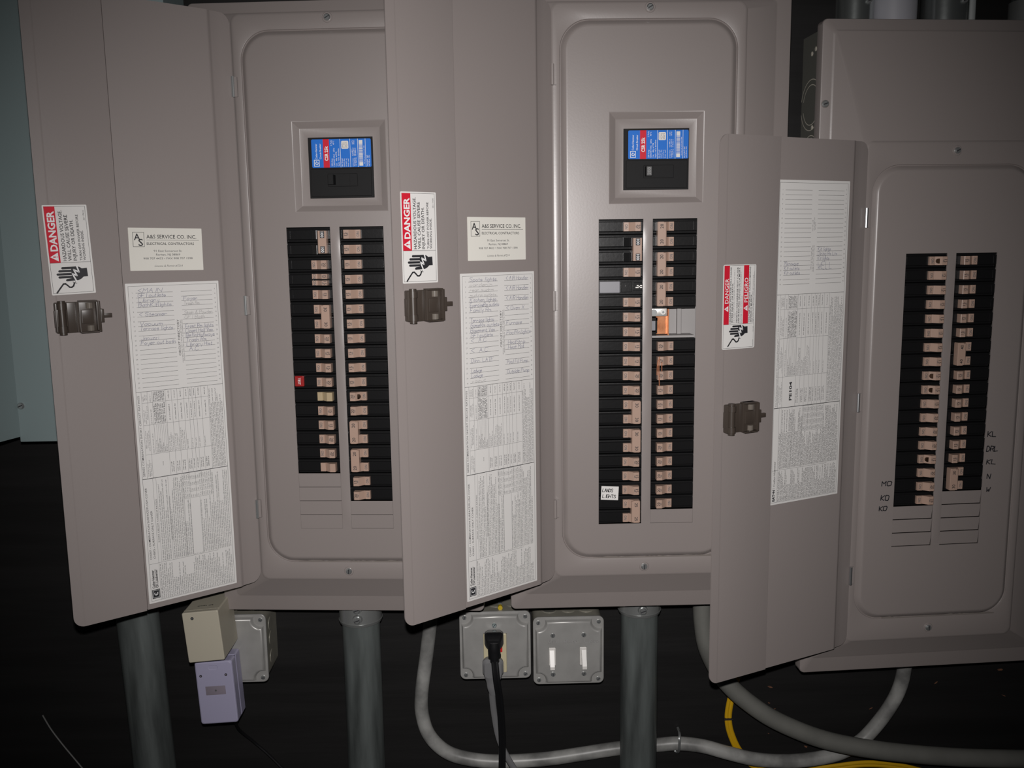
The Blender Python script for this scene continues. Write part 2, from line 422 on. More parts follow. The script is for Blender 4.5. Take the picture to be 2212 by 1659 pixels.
# ------------------------------------------------------------------ panel covers and doors
def arcprof(i0, y0, i1, y1, n=5):
    """S curve from (inset, depth) to (inset, depth)"""
    out = []
    for k in range(n + 1):
        t = k / n; s = t * t * (3 - 2 * t)
        out.append((i0 + (i1 - i0) * t, y0 + (y1 - y0) * s))
    return out
def cover_mesh(top, bot, ptop, pbot, rtop, rbot, main, flange_top, write=None):
    rrect = lambda *q: globals()['rrect'](*q, 12)
    b = MB(); w = 181; pw = 121; rw = 111.5
    L = [(rrect(-w, w, bot, top, 7), 32), (rrect(-w, w, bot, top, 7), 18), (rrect(-w + .6, w - .6, bot + .6, top - .6, 7), 16.6), (rrect(-w + 2, w - 2, bot + 2, top - 2, 6), 16)]
    iw = 168 if not main else 163
    L.append((rrect(-iw, iw, bot + 21, flange_top, 5), 15.6))
    for i, y in ((0, 14.9), (1.2, 14.1)): L.append((rrect(-iw + 2 + i, iw - 2 - i, bot + 22.5 + i, flange_top - 1.5 - i, 5), y))
    L = [(q, y - (0 if main else 2.5)) for q, y in L]
    L += [(rrect(-pw - 1.6, pw + 1.6, pbot - 1.6, ptop + 1.6, 11), 5.3), (rrect(-pw - .5, pw + .5, pbot - .5, ptop + .5, 11), 4.4),
          (rrect(-pw + .8, pw - .8, pbot + .8, ptop - .8, 10), 3.8), (rrect(-pw + 2.4, pw - 2.4, pbot + 2.4, ptop - 2.4, 9), 3.5)]
    for i, y in ((0, 3.5), (.25, 3.6), (.5, 4.0), (.8, 5.2), (1.2, 5.7), (1.7, 5.7), (2.1, 5.3), (4.4, 2.6), (6.8, .75), (7.8, .25), (8.8, .05), (10, 0)):
        L.append((rrect(-rw + i, rw - i, rbot + i, rtop - i, 37 - i * .9), y))
    b.loops(L, GREY, smooth=True)
    holes = [[(s * XI if s > 0 else -XO, 0), (s * XO if s > 0 else -XI, 0), (s * XO if s > 0 else -XI, -21 * P), (s * XI if s > 0 else -XO, -21 * P)] for s in (-1, 1)]
    inner = holes[:]
    if main:
        F0 = [(-50, 132), (70, 132), (70, 19), (-50, 19)]; F1 = [(-41, 123), (61, 123), (61, 27), (-41, 27)]; F2 = [(-31, 112), (52, 112), (52, 36.2), (-31, 36.2)]
        def ins(a, b2, t): return [(p[0] + (q[0] - p[0]) * t, p[1] + (q[1] - p[1]) * t) for p, q in zip(a, b2)]
        holes = holes + [F0]
        b.loops([(F0, 0), (ins(F0, F1, .06), .12), (ins(F0, F1, .14), .5), (ins(F0, F1, .86), 4.9), (ins(F0, F1, .95), 5.35), (F1, 5.5), (F2, 5.5), (F2, 8)], GREY, smooth=True)
    b.fill([L[-1][0]] + holes, 0, GREY)
    for h in inner: b.loops([(h, 0), (h, 1.6)], GREY)
    z0_, z1_, nz, nx = -3, -21 * P + 3, 90, 8; vv = []
    for j in range(nz + 1):
        z = z0_ + (z1_ - z0_) * j / nz; e_ = min(1, j / 4, (nz - j) / 4)
        for i in range(nx + 1):
            u = -1 + 2 * i / nx
            vv.append((u * (XI - .02), -.03 - e_ * ((1 - u * u) * (.33 + .12 * sin(z * .11 + top)) + .10 * (1 + sin(z * .047 + 1)) * (1 - u ** 4)), z))
    b.add(vv, [(j * (nx + 1) + i, j * (nx + 1) + i + 1, (j + 1) * (nx + 1) + i + 1, (j + 1) * (nx + 1) + i) for j in range(nz) for i in range(nx)], GREY, True)
    # dust lying in the lower groove
    rr = random.Random(top); pts = []
    n = 26
    up_ = [(-70 + 165 * i / n, rbot + 1.6 + rr.uniform(0, 2.0)) for i in range(n + 1)]
    dn = [(-70 + 165 * i / n, rbot + .5) for i in range(n, -1, -1)]
    b.add([(x, 3.4, z) for x, z in up_ + dn], [tuple(range(2 * n + 2))], DUST)
    if write:
        p = Print(); p.lv = 0; rw_ = random.Random(9)
        for t, x, y, h, wd_ in write: p.hand(t, x, y, h, INK, rw_, 1.3, wd_, slant=.1)
        b.add(p.v, p.f, INK)
    return b
def door_mesh(wd, ptop, pbot):
    """open door seen from the inside: x = -distance from hinge, raised outer strip, label field, bent hinge strip"""
    def lev(u):
        K = [(0, -3.2), (24.5, -.4), (26.5, .3), (28.5, 1.9), (30, 2.4), (31.5, 2.5), (151.6, 2.5), (151.9, .4), (153.0, .4), (153.4, 4.5), (154.2, 4.7), (wd - 12.4, 4.7), (wd - 11.8, 4.83), (wd, 4.83)]
        for (a, p), (c, q) in zip(K, K[1:]):
            if u <= c: return p + (q - p) * (u - a) / (c - a)
        return K[-1][1]
    r = 13; us = {0, 24.5, 26.5, 28.5, 30, 31.5, 151.6, 151.9, 153.0, 153.4, 154.2, wd - 12.4, wd - 11.8}
    us |= {wd - r + r * sin(pi / 2 * i / 8) for i in range(9)} | {r - r * cos(pi / 2 * i / 6) for i in range(7)}
    us = sorted(us); T = 1.6
    def dz(u):
        if u > wd - r: return r - math.sqrt(max(0, r * r - (u - wd + r) ** 2))
        if u < r: return (r - math.sqrt(max(0, r * r - (r - u) ** 2)))
        return 0
    v = []; f = []; n = len(us)
    for u in us:
        d = dz(u); l = lev(u)
        lb = 2.5 if 151 < u < 154 else l
        v += [(-u, -l, ptop - d), (-u, -l, pbot + d), (-u, -min(l, lb) + T, ptop - d), (-u, -min(l, lb) + T, pbot + d)]
    for i in range(n - 1):
        a, c = 4 * i, 4 * i + 4
        f += [(a, c, c + 1, a + 1), (a + 2, a + 3, c + 3, c + 2), (a, a + 2, c + 2, c), (a + 1, c + 1, c + 3, a + 3)]
    f += [(0, 1, 3, 2), (4 * n - 4, 4 * n - 2, 4 * n - 1, 4 * n - 3)]
    b = MB(); b.add(v, f, DOORG, True)
    return b
def latch_mesh():
    """plastic door latch seen from the inside of the door; x from its left end, z from its middle"""
    b = MB()
    b.box(.5, 13.5, -7, 0, -17.5, 17.5, LATCH, 1.6)
    b.box(0, 2.5, -5, 0, -11.5, 8.5, LATCH, .8)
    b.cyl((7.5, -6.5, -19.5), (7.5, -6.5, 19.2), 4.2, LATCH, 18)
    for z0, z1 in ((-16.5, -9.7), (9.5, 16.5)): b.cyl((7.2, -7.2, z0), (7.2, -7.2, z1), 5.2, LATCH, 18)
    b.box(11, 27, -4.5, 0, -17.8, 17.4, LATCH, .8)
    b.box(22.5, 24, -7, 0, -17, 17, LATCH)
    b.box(26, 45, -6.0, 0, -18.5, 18.8, LATCH, .8)
    b.box(26, 45.5, -11, 0, 17, 18.8, LATCH); b.box(26, 45.5, -11, 0, -18.6, -17, LATCH)
    b.box(28, 41, -8, 0, -8, 8, LATCH, .6)
    sh = mat('latch_polished', (.16, .14, .12), .16)
    for z0, z1 in ((-16.6, -10.2), (9.4, 16)): b.cyl((37.5, -5.5, z0), (37.5, -5.5, z1), 4.2, sh, 20)
    b.box(43.5, 46, -12.5, 0, -16.2, 17.2, LATCH, .4); b.box(46, 48.5, -10, 0, -18, 17.6, LATCH, .5)
    b.box(48.5, 52.3, -9, -2, -7.4, 8.2, LATCH, .6)
    b.box(52.3, 61.5, -7, -4, -2.2, 2.8, LATCH, .4)
    return b

# ------------------------------------------------------------------ labels
def hand_symbol(p, f):
    """shock pictogram: dark hand, bolt and cable end; f maps the drawing to the label"""
    g = lambda *q: [f(x, y) for x, y in q]
    for x0, x1, y in ((12.6, 24, 70.9), (9.2, 24, 74.3), (7.0, 24, 77.8), (8.6, 24, 81.2)):
        p.poly(g(*[(x0 + 1.3 - 1.3 * cos(t), y - 1.3 * sin(t)) for t in (-pi / 2, -pi / 4, 0, pi / 4, pi / 2)], (x1, y - 1.3), (x1, y + 1.3)), INK)
    p.cpoly(g((16.4, 84.3), (17.5, 83.3), (23, 82.6), (23, 69.6), (29, 69.4), (32, 70.2), (34.5, 72), (40, 71.6), (40.4, 81.4), (35.5, 81.6), (33, 83.8), (29.5, 85.4), (17.5, 86), (16.3, 85.4)), INK, .07)
    p.line(g((29.3, 69.2), (31.2, 76.2), (25.6, 73), (28.6, 80.2), (23.8, 77.6), (27.6, 86.4)), 1.5, WHITE, .1)
    p.line(g((5.4, 98.6), (9.6, 93.2), (13.2, 88.8), (15.2, 88.6), (17.2, 90.4), (19.4, 92.8), (21.6, 93), (23.6, 91.6), (25, 88.2)), 1.7, INK, .08)
    for q in ((26.6, 86.8), (27.6, 88.6), (23.4, 87)): p.line(g((25, 88.2), q), .6, INK, .08)
def warn(p, x, y, s, m):
    """warning triangle pointing left (label is turned)"""
    p.poly([(x, y), (x + s * .95, y - s * .56), (x + s * .95, y + s * .56)], m, .1)
    p.poly([(x + s * .36, y - s * .09), (x + s * .7, y - s * .05), (x + s * .7, y + s * .05), (x + s * .36, y + s * .09)], RED, .13)
    p.poly([(x + s * .77, y - s * .06), (x + s * .87, y - s * .06), (x + s * .87, y + s * .06), (x + s * .77, y + s * .06)], RED, .13)
def danger_label(w=47, h=101):
    p = Print(); p.sheet(w, h, PAPER, 1)
    p.frame(1.5, 1.6, w - 2, h - 1.8, .32, INK)
    p.rect(1.6, 1.7, 13, 64.6, RED, .08)
    p.type('DANGER', 11.3, 51.6, 7.2, WHITE, 90, 45, .03, d=.1)
    warn(p, 2.6, 58, 9, WHITE)
    for t, x, c, wd in (('HAZARDOUS VOLTAGE.', 19.6, 3.6, 57), ('WILL CAUSE SEVERE', 25.0, 3.6, 52), ('INJURY OR DEATH.', 30.4, 3.6, 46), ('TURN OFF POWER BEFORE', 36.4, 2.6, 52), ('WORKING INSIDE.', 40.2, 2.6, 34)):
        p.type(t, x, 63, c, INK, 90, wd, .012)
    p.type('30-17431', 43.6, 17.5, 1.7, INK, 90, 11)
    p.rect(1.6, 64.6, w - 2.2, 64.95, INK)
    hand_symbol(p, lambda x, y: (x, y))
    return p
def danger_label_two(w=50, h=101.5):
    p = Print(); p.sheet(w, h, PAPER, 2.2)
    rg = random.Random(31)
    p.frame(1.4, 1.0, w - 2, h - 1.4, .3, INK)
    for x, t, y in ((1.5, 'DANGER', 46), (31, 'PELIGRO', 45.6)):
        p.rect(x, 1.1, x + 8, 71.2, RED, .08)
        p.type(t, x + 6.8, y, 5.2, WHITE, 90, 29.6, .012, d=.1); warn(p, x + .7, 52.6, 6.4, WHITE)
    for t, x, c, wd in (('HAZARDOUS VOLTAGE WILL CAUSE', 12.4, 1.9, 67), ('SEVERE INJURY OR DEATH.', 15.3, 1.9, 48), ('TENSION DANGEREUSE PEUT CAUSER', 22.6, 1.9, 67), ('DES BLESSURES GRAVES OU LA MORT.', 25.4, 1.9, 67),
                        ('VOLTAJE PELIGROSO CAUSA HERIDAS', 41.6, 1.9, 67), ('SEVERAS O MUERTE.', 44.4, 1.9, 34)):
        p.type(t, x, 70, c, INK, 90, wd, .02)
    for x, a in ((17.4, 1), (19.4, .2), (27.4, .95), (29.6, .5), (46.2, .9), (47.6, .95)): p.greek(x, 70, 4, 1.2, INKG, rg, .97 * a)
    p.rect(1.5, 71.2, w - 2, 71.5, INK)
    hand_symbol(p, lambda x, y: (4.2 + x * .86, 13 + y * .86))
    p.greek(47.6, 82, 73, .9, INKG, rg); p.greek(47.6, 99, 90, .9, INKG, rg)
    return p
def business_card():
    p = Print(); p.sheet(88, 51, CARD, .6, .35)
    p.frame(4.8, 5, 18.2, 22.6, .45, INK)
    p.type('A', 6.2, 14.6, 7.6, INK, 0, 7.4, .012); p.type('S', 11.2, 21.3, 8, INK, 0, 5.4, .012)
    p.type('A&S SERVICE CO. INC.', 20.8, 12.6, 4.4, INK, 0, 60, .006)
    p.rect(20.8, 14.3, 84, 14.65, INK)
    p.type('ELECTRICAL CONTRACTORS', 20.8, 20.2, 2.9, INK, 0, 57, .006)
    for t, y, c, wd in (('91 East Somerset St.', 28.6, 2.4, 34), ('Raritan, NJ 08869', 33, 2.4, 29), ('908 707 4433 \u2022 FAX 908 707 1598', 37.6, 2.3, 59)):
        p.type(t, 45.5, y, c, INKG, 0, wd, .004, align='c')
    p.type('License & Permit #7214', 45.5, 46.6, 2.4, INKG, 0, 34, 0, .3, 'c')
    return p
def directory(w, h, left, rightc, d0, pitch, sec2, sec3, seed, modern=False):
    """circuit directory: two ruled columns with handwriting, ratings table, small print"""
    p = Print(); p.sheet(w, h, PAPER, .8); rg = random.Random(seed)
    p.frame(3, 3.2, w - 2.6, h - 2.6, .28, INK)
    for i in range(21):
        y = d0 + i * pitch
        p.rect(11.5, y, 55.5, y + .3, INK); p.rect(65.5, y, w - 9, y + .3, INK)
        p.type(str(2 * i + 1), 7.4, y + .6, 1.6, INKG, 0, None, 0, align='c'); p.type(str(2 * i + 2), w - 5.6, y - .8, 1.6, INKG, 0, None, 0, align='c')
        for side, x, lst in ((0, 13.5, left), (1, 68, rightc)):
            if i in lst:
                t, wd, m = (lst[i] + (PEN,))[:3] if len(lst[i]) < 3 else lst[i]
                p.hand(t, x, y - .5, 9 if t == 'WELL' else 4.7 if m is PEN else 4, m, rg, .34 if m is PEN else .3, wd)
    if not modern:
        p.type('CIRCUIT DIRECTORY', 60.6, 91, 2.4, INK, 90, 45, .004)
        p.greek(63, 100, 37, 1.3, INKG, rg); p.greek(65, 98, 40, 1.3, INKG, rg, .9)
    else:
        for x, a, c in ((57.8, 110, 80), (60, 112, 76), (62, 112, 76), (58.6, 62, 46), (61, 61, 44), (63, 60, 50)): p.greek(x, a, c, 1.3, INKG, rg, .9)
    p.rect(3, sec2, w - 2.6, sec2 + .4, INK)
    p.rect(3, sec3, w - 2.6, sec3 + .75, INK)
    # ratings table
    hL = [sec2 + (sec3 - sec2) * t for t in (.13, .385, .725)]
    for y in hL: p.rect(9, y, 91, y + .28, INKG)
    vx = (16, 21.5, 37.6, 45, 52, 60, 66, 70.5, 75, 82, 91)
    for x in vx: p.rect(x, sec2, x + .24, sec3 if x not in (21.5,) else hL[2], INKG)
    p.rect(9, sec2, 9.24, sec3, INKG)
    if not modern: p.type('SERIES COMBINATION SHORT CIRCUIT RATINGS', 6.6, sec3 - 3, 2.3, INKG, 90, (sec3 - sec2) * .93, .004)
    else: p.greek(7, sec3 - 2, sec2 + 3, 1.4, INKG, rg, .98); p.greek(8.6, sec3 - 2, sec2 + 3, 1.1, INKG, rg, .6)
    rows = [sec2] + hL + [sec3]
    for k in range(4):
        a, c = rows[k + 1] - 1, rows[k] + 1
        for x in (11.4, 13.4, 15.2): p.greek(x, a - (a - c) * rg.uniform(.02, .25), c, 1.25, INKG, rg, rg.uniform(.55, .85))
        if k < 3:
            p.greek(19.8, a, c, 1.3, INKG, rg, .7)
            for j in range(7):
                if k == 2:
                    p.greek(24 + j * 2.05, a, c, 1.3, INKG, rg, (.45, .3, .5, .25, .35, .2, .25)[j]); p.rect(24.6 + j * 2.05, c, 24.8 + j * 2.05, a, INKG)
                else: p.greek(24 + j * 2.05, a, c, 1.7, INKG, rg, .95, bold=.24)
        for x0, x1 in zip(vx[2:], vx[3:]):
            if k == 3:
                for q in (x0 + 2.6, x0 + 5): 
                    if q < x1: p.greek(q, a - 3, c + 4, 1.3, INKG, rg, .6, bold=.24)
            elif k == 2: 
                for q in (x0 + 2.2, x0 + 4.3, x0 + 6.4):
                    if q < x1 and (x0 < 60 or q < x0 + 4): p.greek(q, a, c, 1.3, INKG, rg, rg.uniform(.35, .8) if x0 < 60 else .35)
            else: p.greek((x0 + x1) / 2 + .7, a - 2, c, 1.3, INKG, rg, .85, bold=.24)
    p.type('NONE', 30, (hL[2] + sec3) / 2 + 1, 1.2, INKG, 90)
    if modern:
        p.type('PE104', 32, sec3 - 8, 4.2, INK, 90, 24, .03)
    x = 93.2
    while x < w - 3.5: p.greek(x, sec3 - 1.5, sec2 + 2, 1.35, INKG, rg, rg.choice((.97, .97, .9, .8)), bold=.2); x += 1.95
    # lower section: headings and small print
    y3 = sec3 + 1; ys = h - 51 if not modern else h - 45
    p.rect(3, ys, w - 22, ys + .3, INKG)
    tx = 15 if not modern else 12
    p.rect(tx, y3, tx + .25, h - 3, INKG)
    if not modern:
        p.type('CHSKF - COMBINATION SURFACE/FLUSH COVER', 7.2, ys - 6, 2.3, INK, 90, 92, .002)
        p.type('CHSKS - SURFACE ONLY COVER', 11.8, ys - 6, 2.3, INK, 90, 62, .002)
        p.type('SHORT CIRCUIT CURRENT RATING', 18.2, ys - 26, 1.6, INK, 90, 56); p.type('SERVICE EQUIPMENT INFORMATION', 34.6, ys - 26, 1.6, INK, 90, 56)
        p.type('Cutler-Hammer', 8.2, h - 19, 2.9, INK, 90, 24, .03); p.type('CH Loadcenter', 12.4, h - 19, 2.9, INK, 90, 24, .03)
        p.rect(9, h - 43.5, 9.3, h - 19, INK)
        p.rect(4.4, h - 17.2, 14, h - 5.6, INK); p.frame(5.3, h - 16.2, 13.1, h - 6.6, .4, WHITE, .09)
        p.type('C', 11.4, h - 9.4, 4.4, WHITE, 90, 3.9, .02, d=.1); p.rect(8.9, h - 11.5, 9.9, h - 10.6, WHITE, .1)
    else:
        p.type('EAT\u2022N', 8.8, h - 4.5, 3.6, INK, 90, 15, .05); p.rect(4.6, h - 21.6, 8.8, h - 21.3, INK)
        p.type('Cutler-Hammer', 9, h - 24, 3.1, INK, 90, 33, .002)
    x = tx + 2.4
    while x < w - 4:
        skip = not modern and (abs(x - 18.1) < 1.7 or abs(x - 34.5) < 1.7)
        tbl = 52 < x < 88; mid = 60 < x < 72 and not modern
        top = y3 + 1.5
        if tbl: top = y3 + 33
        if mid: p.greek(x, ys - 1, ys - 8, 1.4, INKG, rg, .01)
        elif not skip: p.greek(x, ys - 1.5, top, 1.4, INKG if not modern else INK, rg, rg.choice((.98, .98, .93, .85, .6)), bold=.2)
        p.greek(x, h - 3.6, ys + 1, 1.4, INKG if not modern else INK, rg, rg.choice((.97, .9, .8, .97, .5)), bold=.2)
        if tbl:
            for q in range(4): p.greek(x, y3 + 8.2 * (q + 1) - 1, y3 + 8.2 * q + 1, 1.4, INKG, rg, .8 if not mid else .5)
        x += 2.35 if not modern else 1.95
    for q in range(5): p.rect(52.5, y3 + 8.2 * q, 88, y3 + 8.2 * q + .22, INKG)
    for q in (52.5, 60.5, 68, 76, 88): p.rect(q, y3, q + .22, y3 + 33, INKG)
    if not modern:
        for q in (52, 59.5, 72): p.rect(q, y3 + 33, q + .22, ys, INKG)
    for q in (tx + 3.4, 33, 50.5): p.rect(q + .5, y3, q + .72, ys, INKG)
    return p
def main_label():
    """blue rating label of a main breaker, 76 x 35 mm, text reading upwards"""
    p = Print(); p.sheet(76, 35, BLUE, 1.6, .2); rg = random.Random(8)
    p.rect(14.8, 0, 22.7, 35, RED, .08)
    p.type('CSR 25k', 20.8, 26.5, 4.0, WHITE, 90, 18, .03, d=.11)
    p.frame(2.6, 25.2, 9.6, 33.4, .7, WHITE); p.type('C', 8, 31.4, 3.6, WHITE, 90, 3, .04); p.rect(5, 27.2, 6.6, 28.4, WHITE)
    p.type('Cutler-Hammer', 7, 24.4, 2.2, WHITE, 90, 19, .01); p.type('Circuit Breaker', 12.2, 24.4, 2.2, WHITE, 90, 19, .01)
    p.type('200 Amp', 26.6, 33.5, 1.8, WHITE, 90, 9.6); p.type('120/240 VAC', 29.4, 33.5, 1.8, WHITE, 90, 15); p.type('60Hz', 29.4, 16, 1.8, WHITE, 90, 5)
    p.type('2 Pole', 26.2, 8.4, 1.8, WHITE, 90, 7); p.type('40\u00b0C', 29.2, 7, 1.8, WHITE, 90, 5)
    p.type('Cat.', 32.2, 33.5, 1.6, WHITE, 90, 4); p.greek(32.2, 27, 16, 1.8, WHITE, rg, 1); p.type('Style', 35.2, 33.5, 1.6, WHITE, 90, 5); p.greek(35.2, 27, 12, 1.8, WHITE, rg, 1)
    for x in (36.6, 49.2, 59, 68.7): p.rect(x, 0, x + .45, 35, WHITE)
    p.cpoly(rrect(38.2, 47.4, 2.4, 12.2, 1.4, 3), PAPER, .08)
    for x in (40.4, 42.4, 44.4, 46): p.greek(x, 11, 3.5, 1.3, INKG, rg, .9, d=.11)
    for x, a in ((39.6, 34), (42, 34), (44.6, 34), (47.2, 34), (53.2, 34), (55.2, 33.5), (57, 33), (52.8, 21), (54.8, 21), (56.8, 21), (53, 7), (55, 7)): p.greek(x, a, a - 13 if a > 10 else 1, 1.4, WHITE, rg, .7)
    y = 1.8
    while y < 33:
        w = rg.choice((.3, .5, .8)); p.rect(60.6, y, 65.4, y + w, PAPER); y += w + rg.choice((.25, .4, .6))
    p.rect(60.6, 1.8, 65.4, 6.4, PAPER, .07); p.rect(60.6, 29, 65.4, 33.4, PAPER, .07)
    p.greek(67.6, 31, 6, 1.1, WHITE, rg, .9)
    p.greek(71.6, 34, 20, 1.6, WHITE, rg, .95); p.greek(74, 34, 20, 1.6, WHITE, rg, .95)
    return p

# ------------------------------------------------------------------ the three panels
def cat_dir(*rows): return {i: (t, w, m) for i, t, w, m in rows}
DIRS = {
 1: (cat_dir((0, '<MAIN', 30, PEN), (1, 'GFI outlets', 34, PEN), (2, 'Library', 26, PEN), (3, 'BathKitlights', 40, PEN), (5, '< Steamer', 34, PEN), (7, 'Vacuum', 28, PEN), (8, 'Terrace lights', 40, PEN), (10, 'Jacuzzi', 22, PEN), (11, 'Foyer out bath', 42, PEN)),
     cat_dir((2, 'Foyer', 18, PEN), (3, 'Trash Rm', 20, PENCIL), (5, 'Stair & Powder', 36, PENCIL), (6, 'GFI Bath', 26, PENCIL), (8, 'Front Rm lights', 36, PEN), (9, 'Closet Hall Vac', 35, PEN), (10, 'BellinHallways', 37, PEN), (11, 'Trash Rm', 26, PEN), (12, 'Library Hlst', 33, PEN), (13, ' A.C', 16, PEN))),
 2: (cat_dir((0, 'Spots lights', 41, PEN), (1, 'cardenin', 34, PENCIL), (2, 'rear mudrm', 36, PENCIL), (3, 'mud rm outlets', 40, PENCIL), (4, 'Kitchen lights', 40, PEN), (5, 'ExerciseRm outlets', 44, PEN), (6, 'Family Rm', 32, PEN), (8, 'Terrace lights', 36, PEN), (9, 'GameRm outlets', 44, PEN), (10, 'Basement Vac', 37, PEN), (11, 'GFI outlets', 34, PEN), (12, '<  A.C', 24, PEN), (14, '<  A.C', 26, PEN), (16, 'Dinn. LATE', 34, PEN), (18, 'Ladwge', 16, PEN), (19, 'Ladwge', 17, PEN), (20, 'vacut', 22, PENCIL)),
     cat_dir((0, '< AIR Handler', 36, PEN), (2, '< AIR Handler', 36, PEN), (4, '< AIR Handler', 36, PEN), (6, '< Oven X', 29, PEN), (9, 'Furnace', 25, PEN), (11, 'PoolRmlights', 39, PEN), (13, ' HeatStrip', 30, PEN), (14, ' Heat Mat', 28, PEN), (17, 'Pool Fil Pump', 34, PEN), (19, 'Outside Pump', 36, PEN))),
 3: (cat_dir((16, 'Microwave', 23, PEN), (17, 'Kit outlets', 25, PEN), (18, 'Kit outlets', 26, PEN)),
     cat_dir((13, 'Kit lights', 22, PEN), (14, 'Dining Rm Lts', 33, PEN), (15, 'Kit lights', 20, PEN), (17, 'WELL', 26, PEN)))}
DOORS = {1: (238, 41.3), 2: (241, 37.4), 3: (246, 21.7)}
HX, HY = -119.6, -3
POSE = {1: ((-399.5769, 18.3925, -4.224), -.0716, -.0002), 2: ((0, 0, 0), 0, 0), 3: ((407.095, 28.1778, -49.008), .0613, .0025)}
BREAK = {1: (['H100', 'S20', 'W15', 'S15', 'T30', 'S20', 'S15', 'S15', 'G20', 'Y', 'S15', 'S15', 'S20', 'S20', 'O'],
             ['S15'] * 11 + ['D20', 'S20', 'T20', 'T20', 'S15', 'S20']),
         2: (['S20', 'H100', 'S15', 'M', 'S15', 'S15', 'S15', 'S15', 'S15', 'S20', 'S20', 'T30', 'T30', 'S20', 'S15', 'S15', 'T25'],
             ['T20', 'T20', 'T20', '-2', 'S20', 'S20', 'S20', 'S15', 'S15', 'S15', 'S15', 'S20', 'S20', 'S20', 'S20', 'S20']),
         3: (['D15', 'S15', 'S15', 'S15', 'S15', 'S15', 'S15', 'S15', 'D15', 'D15', 'S15', 'S20', 'S20', 'S20', 'D15', 'S20', 'S20', 'S20'],
             ['S15'] * 6 + ['T40'] + ['S15'] * 7 + ['T30'])}
BLANKS = {1: (4, 2), 2: (0, 1), 3: (3, 4)}
GEO = {1: (281, -523, 263, -473, 244, -449, True, 268), 2: (281, -523, 263, -473, 244, -449, True, 268), 3: (297, -585, 143, -537, 115, -506, False, 284)}
LBL = {1: 'grey breaker panel at left, its open door beside the blue-grey cabinet', 2: 'middle grey breaker panel with one empty breaker space showing copper',
       3: 'grey breaker panel at right without a main breaker, door label headed in two languages'}
LATM = latch_mesh().build('latch').data; bpy.data.objects.remove(bpy.data.objects['latch'])
SPACE = {1: 104, 2: 134, 3: 96}
for k in (1, 2, 3):
    top, bot, ptop, pbot, rtop, rbot, main, ft = GEO[k]
    (tx, ty, tz), yaw, tilt = POSE[k]
    R3 = rz(yaw) @ rx(tilt)
    base = Vector((tx, ty, tz)) + R3 @ Vector((0, 0, bot))
    root = empty('breaker_panel', base * .001 + Vector((0, 0, Z0)), (tilt, 0, yaw))
    tag(root, LBL[k], 'breaker panel', 'breaker panels on the black wall')
    dz = -bot                                            # parts are built from the top breaker row
    wr = None
    if k == 3:
        wr = [('KL', 66, 249, 7, 13), ('DRL', 66, 269.5, 7, 17), ('KL', 67, 287.6, 6.6, 14), ('N', 69, 308, 6.4, 6), ('W', 69, 326.5, 6.2, 7),
              ('MO', -81, 313, 6.2, 15), ('KO', -81, 333.4, 7, 12), ('KO', -83, 348, 6.4, 12)]
    cover_mesh(top, bot, ptop, pbot, rtop, rbot, main, ft, wr).build('cover', root, (0, 0, dz), sharp=24)
    # steel enclosure behind the cover, open to the front
    b = MB(); bw = 172; bt, bb = top - 8, bot + 8; dp = SPACE[k]; e = 2
    dl_ = dr_ = dp
    b.box(-bw, -bw + e, 18, dl_, bb, bt, BOXBLK); b.box(bw - e, bw, 18, dr_, bb, bt, BOXBLK)
    b.box(-bw + e, bw - e, 18, dp, bb, bb + e, BOXBLK); b.box(-bw + e, bw - e, 18, dp, bt - e, bt, BOXBLK)
    b.box(-bw + e, bw - e, dp - e, dp, bb + e, bt - e, BOXIN)
    if k == 3:                                            # scored knockouts in the visible side
        for yc, zc, rr in ((64, 198, 33), (64, 198, 26), (62, 134, 24), (62, 134, 17)):
            n = 40
            for a0, a1 in ((.25, 2.9), (3.35, 6.0)):
                vv = []
                for i in range(n + 1):
                    t = a0 + (a1 - a0) * i / n
                    for q in (rr - .5, rr + .5): vv.append((-bw - .25, yc + q * cos(t), zc + q * sin(t)))
                b.add(vv, [(2 * i, 2 * i + 1, 2 * i + 3, 2 * i + 2) for i in range(n)], SCORE)
        for yc, zc in ((66, 264), (54, 268), (60, 152), (58, 168)): b.cyl((-bw + .5, yc, zc), (-bw - .4, yc, zc), 3, SCORE, 10)
    b.build('enclosure', root, (0, 0, dz))
    # screws
    PF = 3.5
    sx = [(1, (ptop + rtop) / 2 + 3), (-1, (pbot + rbot) / 2)]
    for i, (x, z) in enumerate(sx):
        b = MB(); b.cyl((x, PF, z), (x, PF - .7, z), 6.6, GREY, 24, 6.0); b.screw(x, z, 4.3, PF - .6, ZINC, .5 + i, 3); b.build('cover_screw', root, (0, 0, dz))
    if k == 3:
        b = MB(); b.cyl((-174.5, 13.5, 192), (-174.5, 12.5, 192), 5.2, GREY, 18); b.screw(-174.5, 192, 4.6, 12.7, DIECAST, .3, 2); b.build('cover_screw', root, (0, 0, dz))
    # hinge barrels
    for z in ((175, -99, -372) if k == 1 else (177, -102, -377) if k == 2 else (47, -196, -438)):
        b = MB(); b.cyl((HX - 1, HY - .5, z - 12.5), (HX - 1, HY - .5, z + 12.5), 2.1, STEEL if k == 3 else GREY if k == 2 else ZINC, 12)
        b.box(HX - 1, HX + 4, HY + 1.0, HY + 3.5, z - 12, z + 12, GREY)
        b.build('hinge', root, (0, 0, dz))
    # door
    wd, ang = DOORS[k]
    door = door_mesh(wd, ptop, pbot).build('door', root, (HX, HY, dz), (0, 0, rad(ang)), sharp=30)
    dl = danger_label_two() if k == 3 else danger_label()
    LP = {1: (-233, -4.86, 25), 2: (-229.5, -4.86, 29.3), 3: (-237.5, -4.86, -8.2)}[k]
    trot = {1: -.028, 2: .0, 3: 0}[k]
